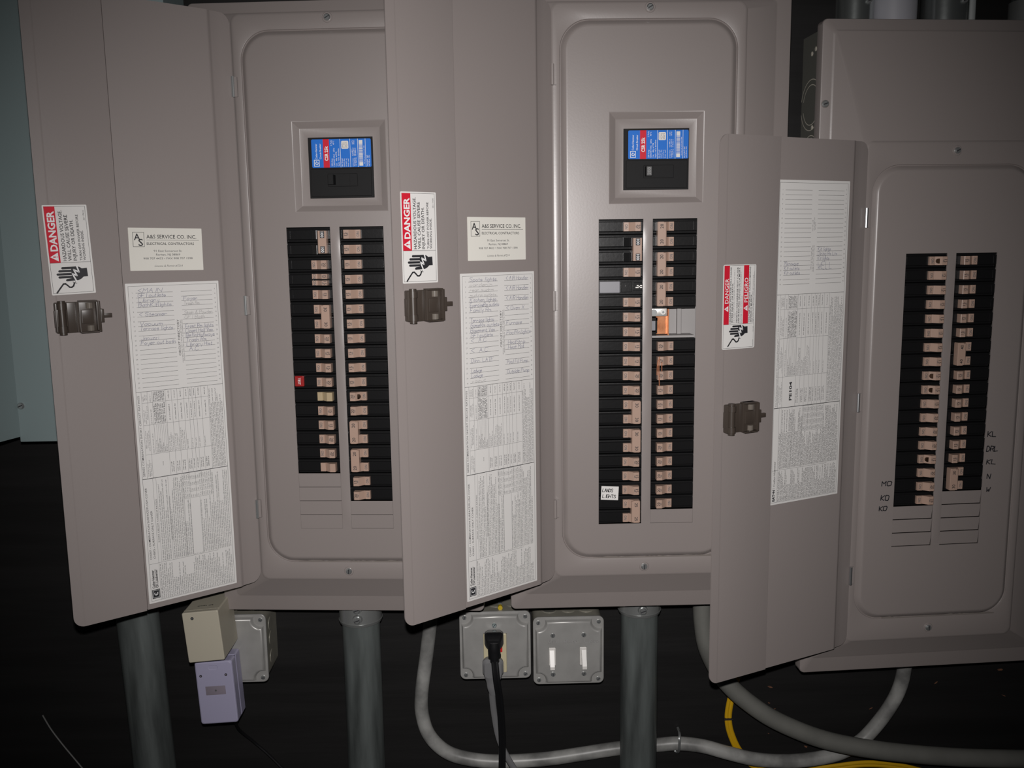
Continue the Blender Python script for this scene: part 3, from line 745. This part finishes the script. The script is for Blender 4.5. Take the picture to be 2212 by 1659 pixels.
    dl.build('danger_label', door, LP, (0, trot, 0))['label'] = 'white warning label with a red DANGER band and a shocked hand' if k < 3 else 'white warning label with two red bands'
    o = bpy.data.objects.new('latch', LATM); COL.objects.link(o); o.parent = door
    o.location = [c * .001 for c in {1: (-230.5, -4.7, -101.5), 2: (-228.5, -4.7, -96.8), 3: (-233, -4.7, -194.5)}[k]]
    o['label'] = 'brown plastic door latch'
    if k < 3:
        business_card().build('contractor_card', door, {1: (-141.5, -2.55, .4), 2: (-137.6, -2.55, 2.6)}[k], (0, .012 if k == 1 else 0, 0))['label'] = 'white business card of an electrical contractor'
    L, Rr = DIRS[k]
    if k == 1: d = directory(113.5, 400.5, L, Rr, 11.5, 5.75, 131.5, 240, 11); lp = (-149.6, -2.52, -65.6)
    elif k == 2: d = directory(113, 403, L, Rr, 10, 6.05, 135, 243, 12); lp = (-149.6, -2.52, -63)
    else: d = directory(118.5, 408, L, Rr, 12, 5.75, 139.5, 282, 13, True); lp = (-154.2, -2.52, 92.5)
    d.build('directory_label', door, lp)['label'] = 'white circuit directory with handwriting and a ratings table'
    # blanks left in the cover
    for sd, n in zip((-1, 1), BLANKS[k]):
        for i in range(n):
            z1 = -(21 - n + i) * P; b = MB(); x = sorted((sd * (XI + .12), sd * (XO - .12)))
            gx = 1.0 if k == 3 else .1; gz = .9 if k == 3 else .45 if k == 2 or i < 3 else .2
            tip = 1.2 if k == 3 else .25                     # the free corner is bent a little inwards
            pts = [(x[0], -.05, z1 - .12), (x[1] - gx * .3, -.05, z1 - .12), (x[1] - gx, tip, z1 - P + gz), (x[0], tip * .6, z1 - P + gz)]
            b.add(pts + [(p, q + 1.2, r) for p, q, r in pts], [(0, 1, 2, 3), (4, 7, 6, 5), (0, 4, 5, 1), (1, 5, 6, 2), (2, 6, 7, 3), (3, 7, 4, 0)], GREY)
            b.build('blank_plate', root, (0, 0, dz))
    for sd, sp in zip((-1, 1), BREAK[k]): column(root, sd, sp, dz)
    if main:
        b = MB(); b.box(-30.6, 51.6, 4.2, 45, 36.6, 111.6, BLACK2)
        b.box(-28, 49.4, 1.2, 3, 38.5, 72.5, BLACK2, .8)
        b.box(-6, 32, .2, 2, 50.5, 66.5, BLACK2, .8); b.box(6, 22, -.3, 2, 52, 65, BLACK2)
        mb = b.build('main_breaker', root, (0, 0, dz)); mb['label'] = 'black main breaker with a blue and red rating label'
        t = MB(); t.prism([(-4.4, 1), (-4.2, -8.6), (-3.6, -9), (2.4, -9), (3, -8.6), (4, 1)], 52.6, 64.6, BLACK2)
        if k == 2:
            t.box(-3.9, 2.7, -9.4, -8.8, 53, 64.2, mat('toggle_grey', (.07, .07, .07), .4), .5)
            lettered(t, '200', -.6, 58.6, 4, mat('toggle_print', (.25, .25, .25), .5), 1, -9.5, 9)
        t.build('toggle', mb)
        main_label().build('rating_label', mb, (-25.6, 1.15, 109.2))
        b = MB(); b.box(-26, 51, 1.2, 3, 73.4, 109.8, BLACK2); b.build('label_seat', mb)
    if k == 2:
        # surge module in the left column, fifth space down
        z = -4 * P; b = MB(); b.box(-XO + .4, -XI - .4, 1.2, 45, z - P + .3, z - .3, BLACK)
        b.box(-XO + 1, -XO + 27, -1.5, 2, z - P + 2.2, z - 2.2, mat('module_grey', (.24, .24, .262), .4), .8)
        b.box(-XO + 28.5, -XI - 14.5, -1.4, 2, z - P + 3, z - 3, BLACK, .6); b.box(-XI - 12.5, -XI - 1, -1, 2, z - P + 5, z - 4, BLACK, .6)
        sm = b.build('surge_module', root, (0, 0, dz)); sm['label'] = 'grey module with a black push button'
        b = MB(); b.cyl((-XO + 36.5, 0, z - 9.2), (-XO + 36.5, -3.2, z - 9.2), 2.8, BLACK, 16); b.build('push_button', sm)
        b = MB(); b.box(-XI - 9.6, -XI - 1.2, -1.4, 0, z - 11, z - 9.7, ALU); b.box(-XI - 8, -XI - 1.2, -1.4, 0, z - 8.6, z - 7.3, ALU); b.box(-XI - 5.6, -XI - 4, -1.4, 0, z - 11, z - 7.3, ALU); b.build('metal_contact', sm)
        # empty space: bus bar and plate behind the right column
        z = -6 * P
        b = MB(); b.box(XI - 4, XO + 20, 33, 35, z - 2.2 * P, z + .2 * P, mat('interior_grey', (.33, .315, .31), .45, .1))
        b.box(XI + 38, XI + 44, 27, 33, z - 2.1 * P, z + .1 * P, mat('interior_grey', (.33, .315, .31)), 1.2)
        b.box(XI + 1, XO - .5, 4, 33, z - 2 * P + .2, z - 2 * P + 3, mat('interior_grey', (.33, .315, .31)))
        b.build('mounting_pan', root, (0, 0, dz))
        b = MB(); b.box(XI + 7.5, XI + 23.5, 14, 20, z - 2 * P + 4, z - 1, COPPER, .8); b.box(XI + 22, XI + 23.6, 8, 33, z - 2 * P + 3, z - 1, COPPER)
        b.build('bus_bar', root, (0, 0, dz))['label'] = 'bare copper bus bar in the empty space'
        b = MB(); b.box(XI + .5, XI + 21.5, 10.5, 13.8, z - 10.5, z - .4, ALU, .8); b.cyl((XI + 4, 10.5, z - 5), (XI + 4, 7, z - 5), 3.8, ZINC, 18); b.cyl((XI + 16, 10.5, z - 5), (XI + 16, 9, z - 5), 3.4, ALU, 18); b.cyl((XI + 16, 9, z - 5), (XI + 16, 8.2, z - 5), 1.6, ZINC, 14)
        b.build('lug_plate', root, (0, 0, dz))
        b = MB(); b.box(XI + .3, XI + 6.8, 6, 20, z - 2 * P + 3, z - 2 * P + 8, BLACK, .6); b.box(XI + .3, XI + 8.4, 6, 20, z - 16, z - 12, BLACK, .6); b.box(XI + .3, XI + 6.2, 9, 20, z - 29, z - 15.6, mat('module_grey', (.50, .50, .53)), .6); b.box(XI + 6.2, XI + 8, 6, 20, z - 32, z - 12, BLACK)
        b.build('bus_insulator', root, (0, 0, dz))
        # bits of copper wire across the levers
        for pts in (((14, -184, -11.5), (13.5, -200, -12), (14.5, -222, -11)), ((12.6, -188, -11), (11.6, -196, -11), (11.4, -208, -10.5)), ((17.6, -191, -10.8), (17.4, -196, -11), (17.5, -203, -10.6))):
            b = MB(); b.tube([(x, y, z + 9) for x, z, y in pts], .6, mat('copper_wire', (.62, .25, .13), .4, .4), 6); b.build('copper_wire', root, (0, 0, dz))
        # paper note
        n = Print(); n.sheet(23, 18.6, PAPER, .3, .2); rg = random.Random(2)
        n.hand('LANDS', 1.6, 7.6, 4.2, INK, rg, .75, 14); n.hand('LIGHTS', 2, 15.6, 4.2, INK, rg, .75, 18)
        n.build('paper_note', root, (-XO + 3.6, -.7, dz - 347.5), (0, .05, 0))['label'] = 'small white paper note lettered by hand'

# ------------------------------------------------------------------ blue-grey cabinet on the left
yc = 40
s0 = at(45, 953, yc); s1 = at(110, 954, yc)
x0 = s0.x * 1000; zb = s0.z * 1000
xr = (at(352, 0, yc).x - s0.x - .17) * 1000
root = empty('electrical_cabinet', (s0.x + .17, .04, s0.z))
tag(root, 'blue-grey steel cabinet at the left edge, behind the open panel door', 'cabinet')
ox = -170
b = MB(); b.box(ox, xr - 1, 2, 84, 0, 1000, CABG, 1.5); b.build('enclosure', root)
b = MB(); b.box(ox - .5, xr, 0, 2.4, -1, 1001, CABG, .8); b.build('front_cover', root)
b = MB(); b.screw(ox + 5, 48, 4.6, 0, ZINC, .4, 3.4); b.build('cover_screw', root)
b = MB(); b.box(-240, 0, -1.5, 1.5, 6, 1001, CABG, .6); b.build('door', root, (ox - 1, 1, 0), (0, 0, rad(74)))

# ------------------------------------------------------------------ conduits
def kk_lean(px): return px < 400                      # the left one stands slightly out of plumb
def conduit(px, y, z_hi, z_lo, label, r=27.8, group=None, hub=True, rr=None, py=1500, screws=True):
    q = at(px, py, y); x = q.x * 1000
    root = empty('conduit', (q.x, y * .001, z_lo * .001)); tag(root, label, 'conduit', group)
    h = z_hi - z_lo
    b = MB(); b.cyl((0, 0, 0), (0, 0, h - (4 if hub else 0)), r, GALV, 40); b.build('pipe', root)
    if not kk_lean(px): pass
    else: root.rotation_euler = (0, -.033, 0); root.location.x += .033 * h * .001 * .78
    if hub:
        b = MB(); R = rr or r * 1.13
        b.cyl((0, 0, h - 34), (0, 0, h), R, DIECAST, 40); b.cyl((0, 0, h - 37), (0, 0, h - 33), R * .985, DIECAST, 40, R * 1.03)
        b.build('connector', root)
        if screws:
            for z in (h - 9, h - 24):
                b = MB(); b.cyl((0, -R + 3, z), (0, -R - 4, z), 7.5, DIECAST, 18, 6); b.screw(0, z, 5, -R - 4, ZINC, .3, 3); b.build('set_screw', root)
    return root
zf = -Z0 * 1000
for (px, lab, kk) in ((306, 'galvanised conduit behind the lower left, under the open left door', 0), (783, 'galvanised conduit rising into the bottom of the left panel', 1), (1380, 'galvanised conduit rising into the bottom of the middle panel', 2)):
    zt = {0: zb - Z0 * 1000, 1: -4.2 - 517, 2: -517}[kk]
    conduit(px, 77 if kk else 84, zt + Z0 * 1000, 0, lab, 26.8 if kk else 29, group='vertical conduits under the panels', py=1420)
# above the right panel
P3T, P3R = Vector(POSE[3][0]), rz(POSE[3][1]) @ rx(POSE[3][2])
def above(px, y):
    """point on top of the right enclosure, y mm behind that panel's front, seen at column px (metres)"""
    o = P3R.transposed() @ ((CP - Vector((0, 0, Z0))) * 1000 - P3T); d = P3R.transposed() @ ray(px, 25)
    x = (o + d * ((y - o.y) / d.y)).x
    return (P3T + P3R @ Vector((x, y, 297 - 8))) * .001 + Vector((0, 0, Z0))
pt = -49 + 297 - 10 + Z0 * 1000
for px, lab, r in ((1846, 'shiny conduit connector on top of the right panel, left of the white pipe', 24), (2040, 'shiny conduit connector on top of the right panel, right of the white pipe', 30)):
    root = empty('conduit', above(px, 56)); tag(root, lab, 'conduit', 'conduits above the right panel')
    b = MB(); b.cyl((0, 0, 22), (0, 0, 620), r * .86, GALV, 36); b.build('pipe', root)
    b = MB(); b.cyl((0, 0, 0), (0, 0, 60), r, mat('plated_connector', (.5, .53, .52), .22, .9, .5, .3, 30), 36); b.cyl((0, 0, 4), (0, 0, 10), r * 1.03, DIECAST, 8); b.build('connector', root)
    b = MB(); b.screw(r * .4, 34, 4, -r * .92, ZINC, .3, 4); b.build('set_screw', root)
root = empty('plastic_pipe', above(1930, 54)); tag(root, 'light grey plastic pipe with pencil marks above the right panel', 'pipe')
b = MB(); b.cyl((0, 0, 0), (0, 0, 620), 29, mat('grey_pvc', (.33, .33, .36), .45), 44)
p = Print(); p.lv = 0; p.hand('L  I', 0, 0, 9, INKG, random.Random(3), .7)
b.build('pipe', root)
b = MB(); b.cyl((0, 0, 0), (0, 0, 600), 5.5, mat('pale_cable_jacket', (.36, .38, .38), .4), 16)
tag(b.build('cable', None, above(2098, 50) * 1000), 'thin pale vertical cable above the right panel', 'cable')
b = MB(); b.cyl((0, 0, 0), (0, 0, 600), 24, GALV, 32); b.cyl((0, 0, 0), (0, 0, 40), 27, DIECAST, 32)
tag(b.build('conduit', None, above(2226, 56) * 1000), 'conduit at the top right corner, cut by the frame edge', 'conduit', 'conduits above the right panel')

# ------------------------------------------------------------------ outlet boxes
def raised(i, hw=51, R=11):
    """outline of the raised field: square with hollow corners, inset by i"""
    out = []; w = hw - 3 - i; c = hw - 6.5; r = R + i
    for sx, sz, a in ((1, 1, 0), (-1, 1, 1), (-1, -1, 2), (1, -1, 3)):
        d = w - c
        t0 = math.asin(max(-1, min(1, d / r)))
        for j in range(9):
            t = -t0 + (pi / 2 + 2 * t0) * j / 8
            # arc around the corner, walked from the side edge to the top edge
            x, z = c - r * cos(pi / 2 - (pi / 2 - t)) if False else 0, 0
        pts = []
        for j in range(9):
            t = (pi * 1.5 + t0) + (-pi / 2 - 2 * t0) * j / 8
            pts.append((c + r * cos(t), c + r * sin(t)))
        pts = [(x, z) for x, z in pts]
        for x, z in pts:
            for _ in range(a): x, z = -z, x
            out.append((x, z))
    return out
def steel_box(px, py, yf, label, holes, cat='electrical box', grp='square steel boxes under the panels'):
    q = at(px, py, yf)
    root = empty('electrical_box', (q.x, yf * .001, q.z - .0515)); tag(root, label, cat, grp)
    dz = 51.5; hw = 51
    b = MB(); L = 136 - yf
    b.loops([(rrect(-hw + 1, hw - 1, -hw + 1, hw - 1, 11), 9), (rrect(-hw + 1, hw - 1, -hw + 1, hw - 1, 11), L)], BOXM, True, True, True)
    for x in (-26, 2, 28):                                  # knockouts in the top
        n = 18
        for r0, m in ((10.5, BOXM), (9.2, BOXBLK if x == -26 else BOXM)):
            b.cyl((x, 34, hw - 1.2), (x, 34, hw - 1 + (.5 if r0 > 10 else .8)), r0, m, n)
    for z in (-24, 4, 26): b.cyl((hw - 1.2, 34, z), (hw - .4, 34, z), 10, BOXM, 18); 
    b.build('box', root, (0, 0, dz))
    b = MB(); o = rrect(-hw, hw, -hw, hw, 8)
    b.loops([(o, 9), (o, 6.6), (rrect(-hw + .6, hw - .6, -hw + .6, hw - .6, 8), 6)], COVERM, smooth=True)
    r0 = raised(0)
    b.fill([rrect(-hw + .6, hw - .6, -hw + .6, hw - .6, 8), r0], 6, COVERM)
    LL = [(r0, 6)] + [(raised(i), y) for i, y in ((.5, 5.2), (1.1, 3.4), (1.8, 1.6), (2.6, .6), (3.6, .12), (4.6, 0))]
    b.loops(LL, COVERM, smooth=True)
    b.fill([LL[-1][0]] + holes, 0, COVERM)
    for h in holes: b.loops([(h, 0), (h, 3)], COVERM)
    b.build('box_cover', root, (0, 0, dz), sharp=40)
    for x, z in ((-43.5, 43), (43.5, 43), (-43, -44), (43, -44)):
        b = MB(); b.screw(x, z, 3.1, 6, ZINC, rs.uniform(0, 3), 2.4); b.build('corner_screw', root, (0, 0, dz))
    return root, dz
YF = 66
rec_hole = [(-17.2, 21), (16.4, 21), (16.4, -38.4), (-17.2, -38.4)]
ob, dz = steel_box(1070, 1398, YF, 'steel box holding the ivory receptacle, left of the switch box', [rec_hole])
b = MB(); b.box(-16.8, 16, -1.6, 20, -38, 20.6, IVORY, 1.2)
b.box(-12.5, 12.5, -2.2, 0, 2, 18, IVORY, .6); b.box(-12.5, 12.5, -2.2, 0, -36, -20, IVORY, .6)
rec = b.build('receptacle', ob, (0, 0, dz))
b = MB(); b.box(2, 10, -3.2, 0, -6.5, 1.5, mat('reset_red', (.6, .02, .02), .4), .8); b.build('reset_button', rec)['label'] = 'red reset button'
b = MB(); b.box(1.5, 8, -3.2, 0, -14.5, -9.2, RUBBER, .8); b.build('test_button', rec)['label'] = 'black test button'
b = MB(); b.screw(-1, 33, 3.4, 0, mat('blued_screw', (.35, .42, .42), .35, .7), .9, 2); b.build('cover_screw', ob, (0, 0, dz))
b = MB(); b.cyl((8, 25, 51), (8, 25, 57), 3.2, ZINC, 12); b.cyl((8, 20, 53), (8, 14, 53), 3.4, GREEN, 14); b.build('ground_screw', ob, (0, 0, dz))
sl = [[(x - 5.2, 8), (x + 5.2, 8), (x + 5.2, -19.6), (x - 5.2, -19.6)] for x in (-24, 20.5)]
sb, dz = steel_box(1229, 1409, YF, 'steel box with two white toggle switches, right of the receptacle box', sl)
for i, x in enumerate((-24, 20.5)):
    b = MB(); b.box(x - 5, x + 5, -1.2, 12, -19.2, 7.6, SWITCH, .8)
    b.build('switch_frame', sb, (0, 0, dz))
    b = MB(); sk = (-.6, .9)[i]
    b.prism([(2, 5.4), (-3, 4.8), (-13, -16), (-13.6, -20.4), (-9.5, -21.4), (2, -8)], x - 3.2 + sk, x + 3.2 + sk, SWITCH, 'x'); b.build('toggle', sb, (0, 0, dz))
    for z in (26, -33): 
        b = MB(); b.screw(x + 1, z, 3.4, 0, ZINC, 1.6 - .3 * i, 1.8); b.build('cover_screw', sb, (0, 0, dz))
p = Print(); p.lv = 0; p.hand('Well  Water  Lites', -30, -14.5, 6, PENCIL, random.Random(6), .5, 74); p.build('pencil_note', sb, (0, 0, dz))
hb, dz = steel_box(497, 1406, YF, 'steel box half hidden behind the beige and lavender adapters', [])

# ------------------------------------------------------------------ plug-in adapters on the half hidden box
def brick(name, px0, py0, px1, py1, y0, y1, m, label, cat, lean):
    a = at(px0, py0, y0); c = at(px1, py1, y0)
    w = (c.x - a.x) * 1000; h = (a.z - c.z) * 1000
    root = empty(name, ((a.x + c.x) / 2, y0 * .001, c.z), (0, lean, 0)); tag(root, label, cat)
    return root, w, h, y1 - y0
root, w, h, d = brick('plug_in_transformer', 400, 1322, 486, 1428, 0, YF - 1, BEIGE, 'beige box adapter plugged in above the lavender one', 'power adapter', -.075)
b = MB(); b.box(-w / 2, w / 2, 0, d, 0, h, BEIGE, 2); b.box(-w / 2 + 1, w / 2 - 1, 8, 9, -.2, h + .2, BEIGE); b.build('case', root)
b = MB(); b.cyl((-w * .23, .4, h - 8.5), (-w * .23, -.3, h - 8.5), 2.1, INK, 14); b.cyl((-w * .23, -.2, h - 8.5), (-w * .23, -.8, h - 8.5), 1.0, ZINC, 10); b.build('screw_hole', root)
p = Print(); p.lv = 0; p.greek(0, -9, 12, 3, INK, random.Random(5), 1, 0, bold=.3); b = MB(); b.add([(x, 20 + -z * .0 + (-(z)) * -1, h + .15) for x, y, z in p.v], p.f, INK); b.build('stamped_lettering', root)
root, w, h, d = brick('plug_in_charger', 425, 1430, 515, 1562, 27, YF - 1, LAV, 'pale lavender adapter with a small window under the beige one', 'power adapter', -.045)
b = MB(); b.box(-w / 2, w / 2, 0, d * .45, 0, h, LAV, 3.5); b.box(-w / 2 + .8, w / 2 - .8, d * .4, d * .6, .8, h - .8, mat('lavender_seam', (.2, .19, .27), .5)); b.box(-w / 2, w / 2, d * .5, d, 0, h, LAV, 2.5); b.build('case', root)
b = MB(); b.box(-w * .27, w * .26, -.35, .5, h * .47, h * .61, LAVD, .4); b.cyl((0, 0, h * .54), (0, -.6, h * .54), 1.4, INKG, 12); b.build('window', root)
for x in (-w * .36, w * .31): 
    b = MB(); b.cyl((x, .4, h * .78), (x, -.25, h * .78), 1.9, INK, 12); b.cyl((x, 0, h * .78), (x, -.4, h * .78), .9, LAVD, 10); b.build('screw_hole', root)
b = MB(); b.loops([(rrect(-w * .14, w * .12, h * .87, h * .95, 3, 4), 0), (rrect(-w * .14, w * .12, h * .87, h * .95, 3, 4), -.4), (rrect(-w * .12, w * .1, h * .88, h * .94, 2.5, 4), -.1)], LAV, False, True); b.build('embossed_mark', root)
AW = lambda px, py, y: tuple(c * 1000 for c in at(px, py, y + 10))      # close to the wall
A = lambda px, py, y: tuple(c * 1000 for c in at(px, py, y))
b = MB(); b.tube([AW(506, 1550, 60), AW(516, 1575, 100), AW(545, 1600, 118), AW(580, 1630, 122), AW(625, 1675, 122)], 2.2, RUBBER, 8)
tag(b.build('power_cord'), 'thin black cord hanging from the lavender adapter', 'cord')
b = MB(); b.tube([AW(92, 1545, 121), AW(110, 1575, 122), AW(135, 1608, 122), AW(160, 1638, 122), AW(185, 1668, 122)], 1.1, mat('dull_wire', (.16, .16, .155), .5), 6)
tag(b.build('wire'), 'thin dull wire on the wall at bottom left', 'wire')

# ------------------------------------------------------------------ cables and cords
b = MB(); b.tube([AW(938, 1262, 112), AW(929, 1349, 112), AW(921, 1417, 112), AW(911, 1496, 112), AW(912, 1543, 112), AW(928, 1589, 112), AW(965, 1624, 112), AW(1017, 1640, 112), AW(1083, 1645, 112), AW(1174, 1640, 112), AW(1253, 1629, 115), AW(1332, 1617, 116),
    AW(1421, 1609, 116), AW(1467, 1606, 114), AW(1519, 1612, 110), AW(1571, 1626, 106), AW(1632, 1640, 106), AW(1709, 1644, 107), AW(1797, 1632, 108), AW(1852, 1606, 112), AW(1888, 1572, 112), AW(1924, 1524, 110), AW(1945, 1481, 108), AW(1955, 1435, 100), AW(1958, 1402, 92)], 10.4, CABLE, 16)
tag(b.build('cable'), 'light grey cable looping along the bottom from door to right panel', 'cable')
b = MB(); b.tube([A(1516, 1300, 88), A(1518, 1342, 88), A(1526, 1394, 87), AW(1546, 1440, 84), AW(1573, 1478, 82), AW(1615, 1516, 80), AW(1674, 1555, 79), AW(1762, 1592, 78), AW(1849, 1613, 76), AW(1954, 1627, 78), AW(2093, 1637, 84), AW(2250, 1640, 92)], 13.4, FLEX, 18)
tag(b.build('flexible_conduit'), 'thick dark grey cable curving behind the right door to the right edge', 'cable')
b = MB(); b.tube([AW(1592, 1462, 120), AW(1579, 1509, 120), AW(1573, 1551, 120), AW(1580, 1588, 121), AW(1601, 1628, 122), AW(1640, 1660, 122), AW(1700, 1672, 122), AW(1790, 1659, 122), AW(1868, 1650, 122), AW(1940, 1655, 121), AW(2010, 1672, 121)], 5.6, YEL, 16, 3.2, True)
tag(b.build('yellow_cable'), 'flat yellow cable low on the wall behind the grey ones', 'cable')
q = at(1573, 1553, 127); b = MB(); b.box(-7, 7, -1, 6, -.8, .8, INK); tag(b.build('cable_tie', None, (q.x * 1000, 125, q.z * 1000)), 'thin black tie round the yellow cable', 'cable tie')
q = at(1468, 1607, 111); root = empty('cable_strap', (q.x, .110, q.z)); tag(root, 'metal strap holding the light grey cable, splintered wood beside it', 'strap')
b = MB(); n = 14
b.tube([(1.5, 24, 14), (1, 8, 14.5), (0, .5, 9), (-.6, -.8, 0), (-.8, .5, -9), (-1, 6, -17), (-1.5, 14, -22), (-2, 24, -23)], 2.0, ZINC, 8, 1.0); b.build('strap', root)
b = MB(); b.cyl((-1.5, 25, -20), (-1.5, 18, -20), 4, ZINC, 12); b.build('nail', root)
for s, L in ((-1, 24), (1, 22)):
    c = MB(); c.prism([(0, -2.6), (s * L * .5, -3), (s * L, -.4), (s * L * .6, 2), (0, 3)], 22, 24.6, WOOD, 'y'); c.build('splinter', root, (0, 0, -19))
# black plug and cord
q = at(1068, 1366, 40); root = empty('power_cord', at(1084, 1690, 60)); tag(root, 'black plug and cord in the upper socket of the ivory receptacle', 'cord')
rb = root.location
def rel(p): return tuple(a - c * 1000 for a, c in zip(p, rb))
b = MB(); ctr = rel(A(1067, 1384, 46))
x, y, z = ctr
b.loops([(rrect(x - 11, x + 11, z - 6, z + 9, 4), y + 17), (rrect(x - 13.5, x + 13.5, z - 9, z + 10.5, 4), y + 9), (rrect(x - 13.5, x + 13.5, z - 9, z + 10.5, 4), y + 3), (rrect(x - 12, x + 12, z - 10, z + 8, 4), y - 2), (rrect(x - 9, x + 9, z - 11, z + 3, 4), y - 7)], RUBBER, True, True)
b.tube([(x, y - 2, z - 2), (x, y - 3, z - 10), (x + .2, y - 3, z - 17), (x + .6, y - 3, z - 24)], 9.0, RUBBER, 14, 7)
b.tube([(x, y - 3, z - 16), (x + .3, y - 3, z - 22), (x + .7, y - 3, z - 30)], 6.6, RUBBER, 12, 5.6)
b.build('plug', root)
b = MB(); b.tube([(x + .4, y - 3, z - 22), rel(A(1069, 1432, 40)), rel(A(1073, 1470, 36)), rel(A(1079, 1510, 42)), rel(A(1083, 1560, 52)), rel(A(1085, 1610, 58)), rel(A(1084, 1690, 60))], 5.2, RUBBER, 16, 3.2, True); b.build('cord', root)
q = at(1065, 1440, 46); root = empty('power_cord', at(1130, 1690, 66)); tag(root, 'grey plug and cord in the lower socket, behind the black cord', 'cord')
rb = root.location
x, y, z = rel(A(1065, 1444, 52))
b = MB(); b.loops([(rrect(x - 13, x + 13, z - 10, z + 13, 6), y + 11), (rrect(x - 15, x + 15, z - 12, z + 14, 7), y + 5), (rrect(x - 15, x + 15, z - 12, z + 14, 7), y), (rrect(x - 12, x + 12, z - 13, z + 10, 6), y - 4)], GCORD, True, True)
b.tube([(x, y + 3, z - 8), (x - .2, y + 3, z - 14), (x - .4, y + 3, z - 22), (x - .5, y + 3, z - 32), (x - .5, y + 3.4, z - 42)], [14, 12.4, 9.6, 8, 4.4], GCORD, 16, .5); b.build('plug', root)
b = MB(); b.tube([(x - .5, y + 3, z - 26), rel(A(1063, 1500, 58)), rel(A(1068, 1545, 66)), rel(A(1078, 1595, 70)), rel(A(1096, 1636, 70)), rel(A(1130, 1690, 70))], 4.6, GCORD, 12, 3); b.build('cord', root)
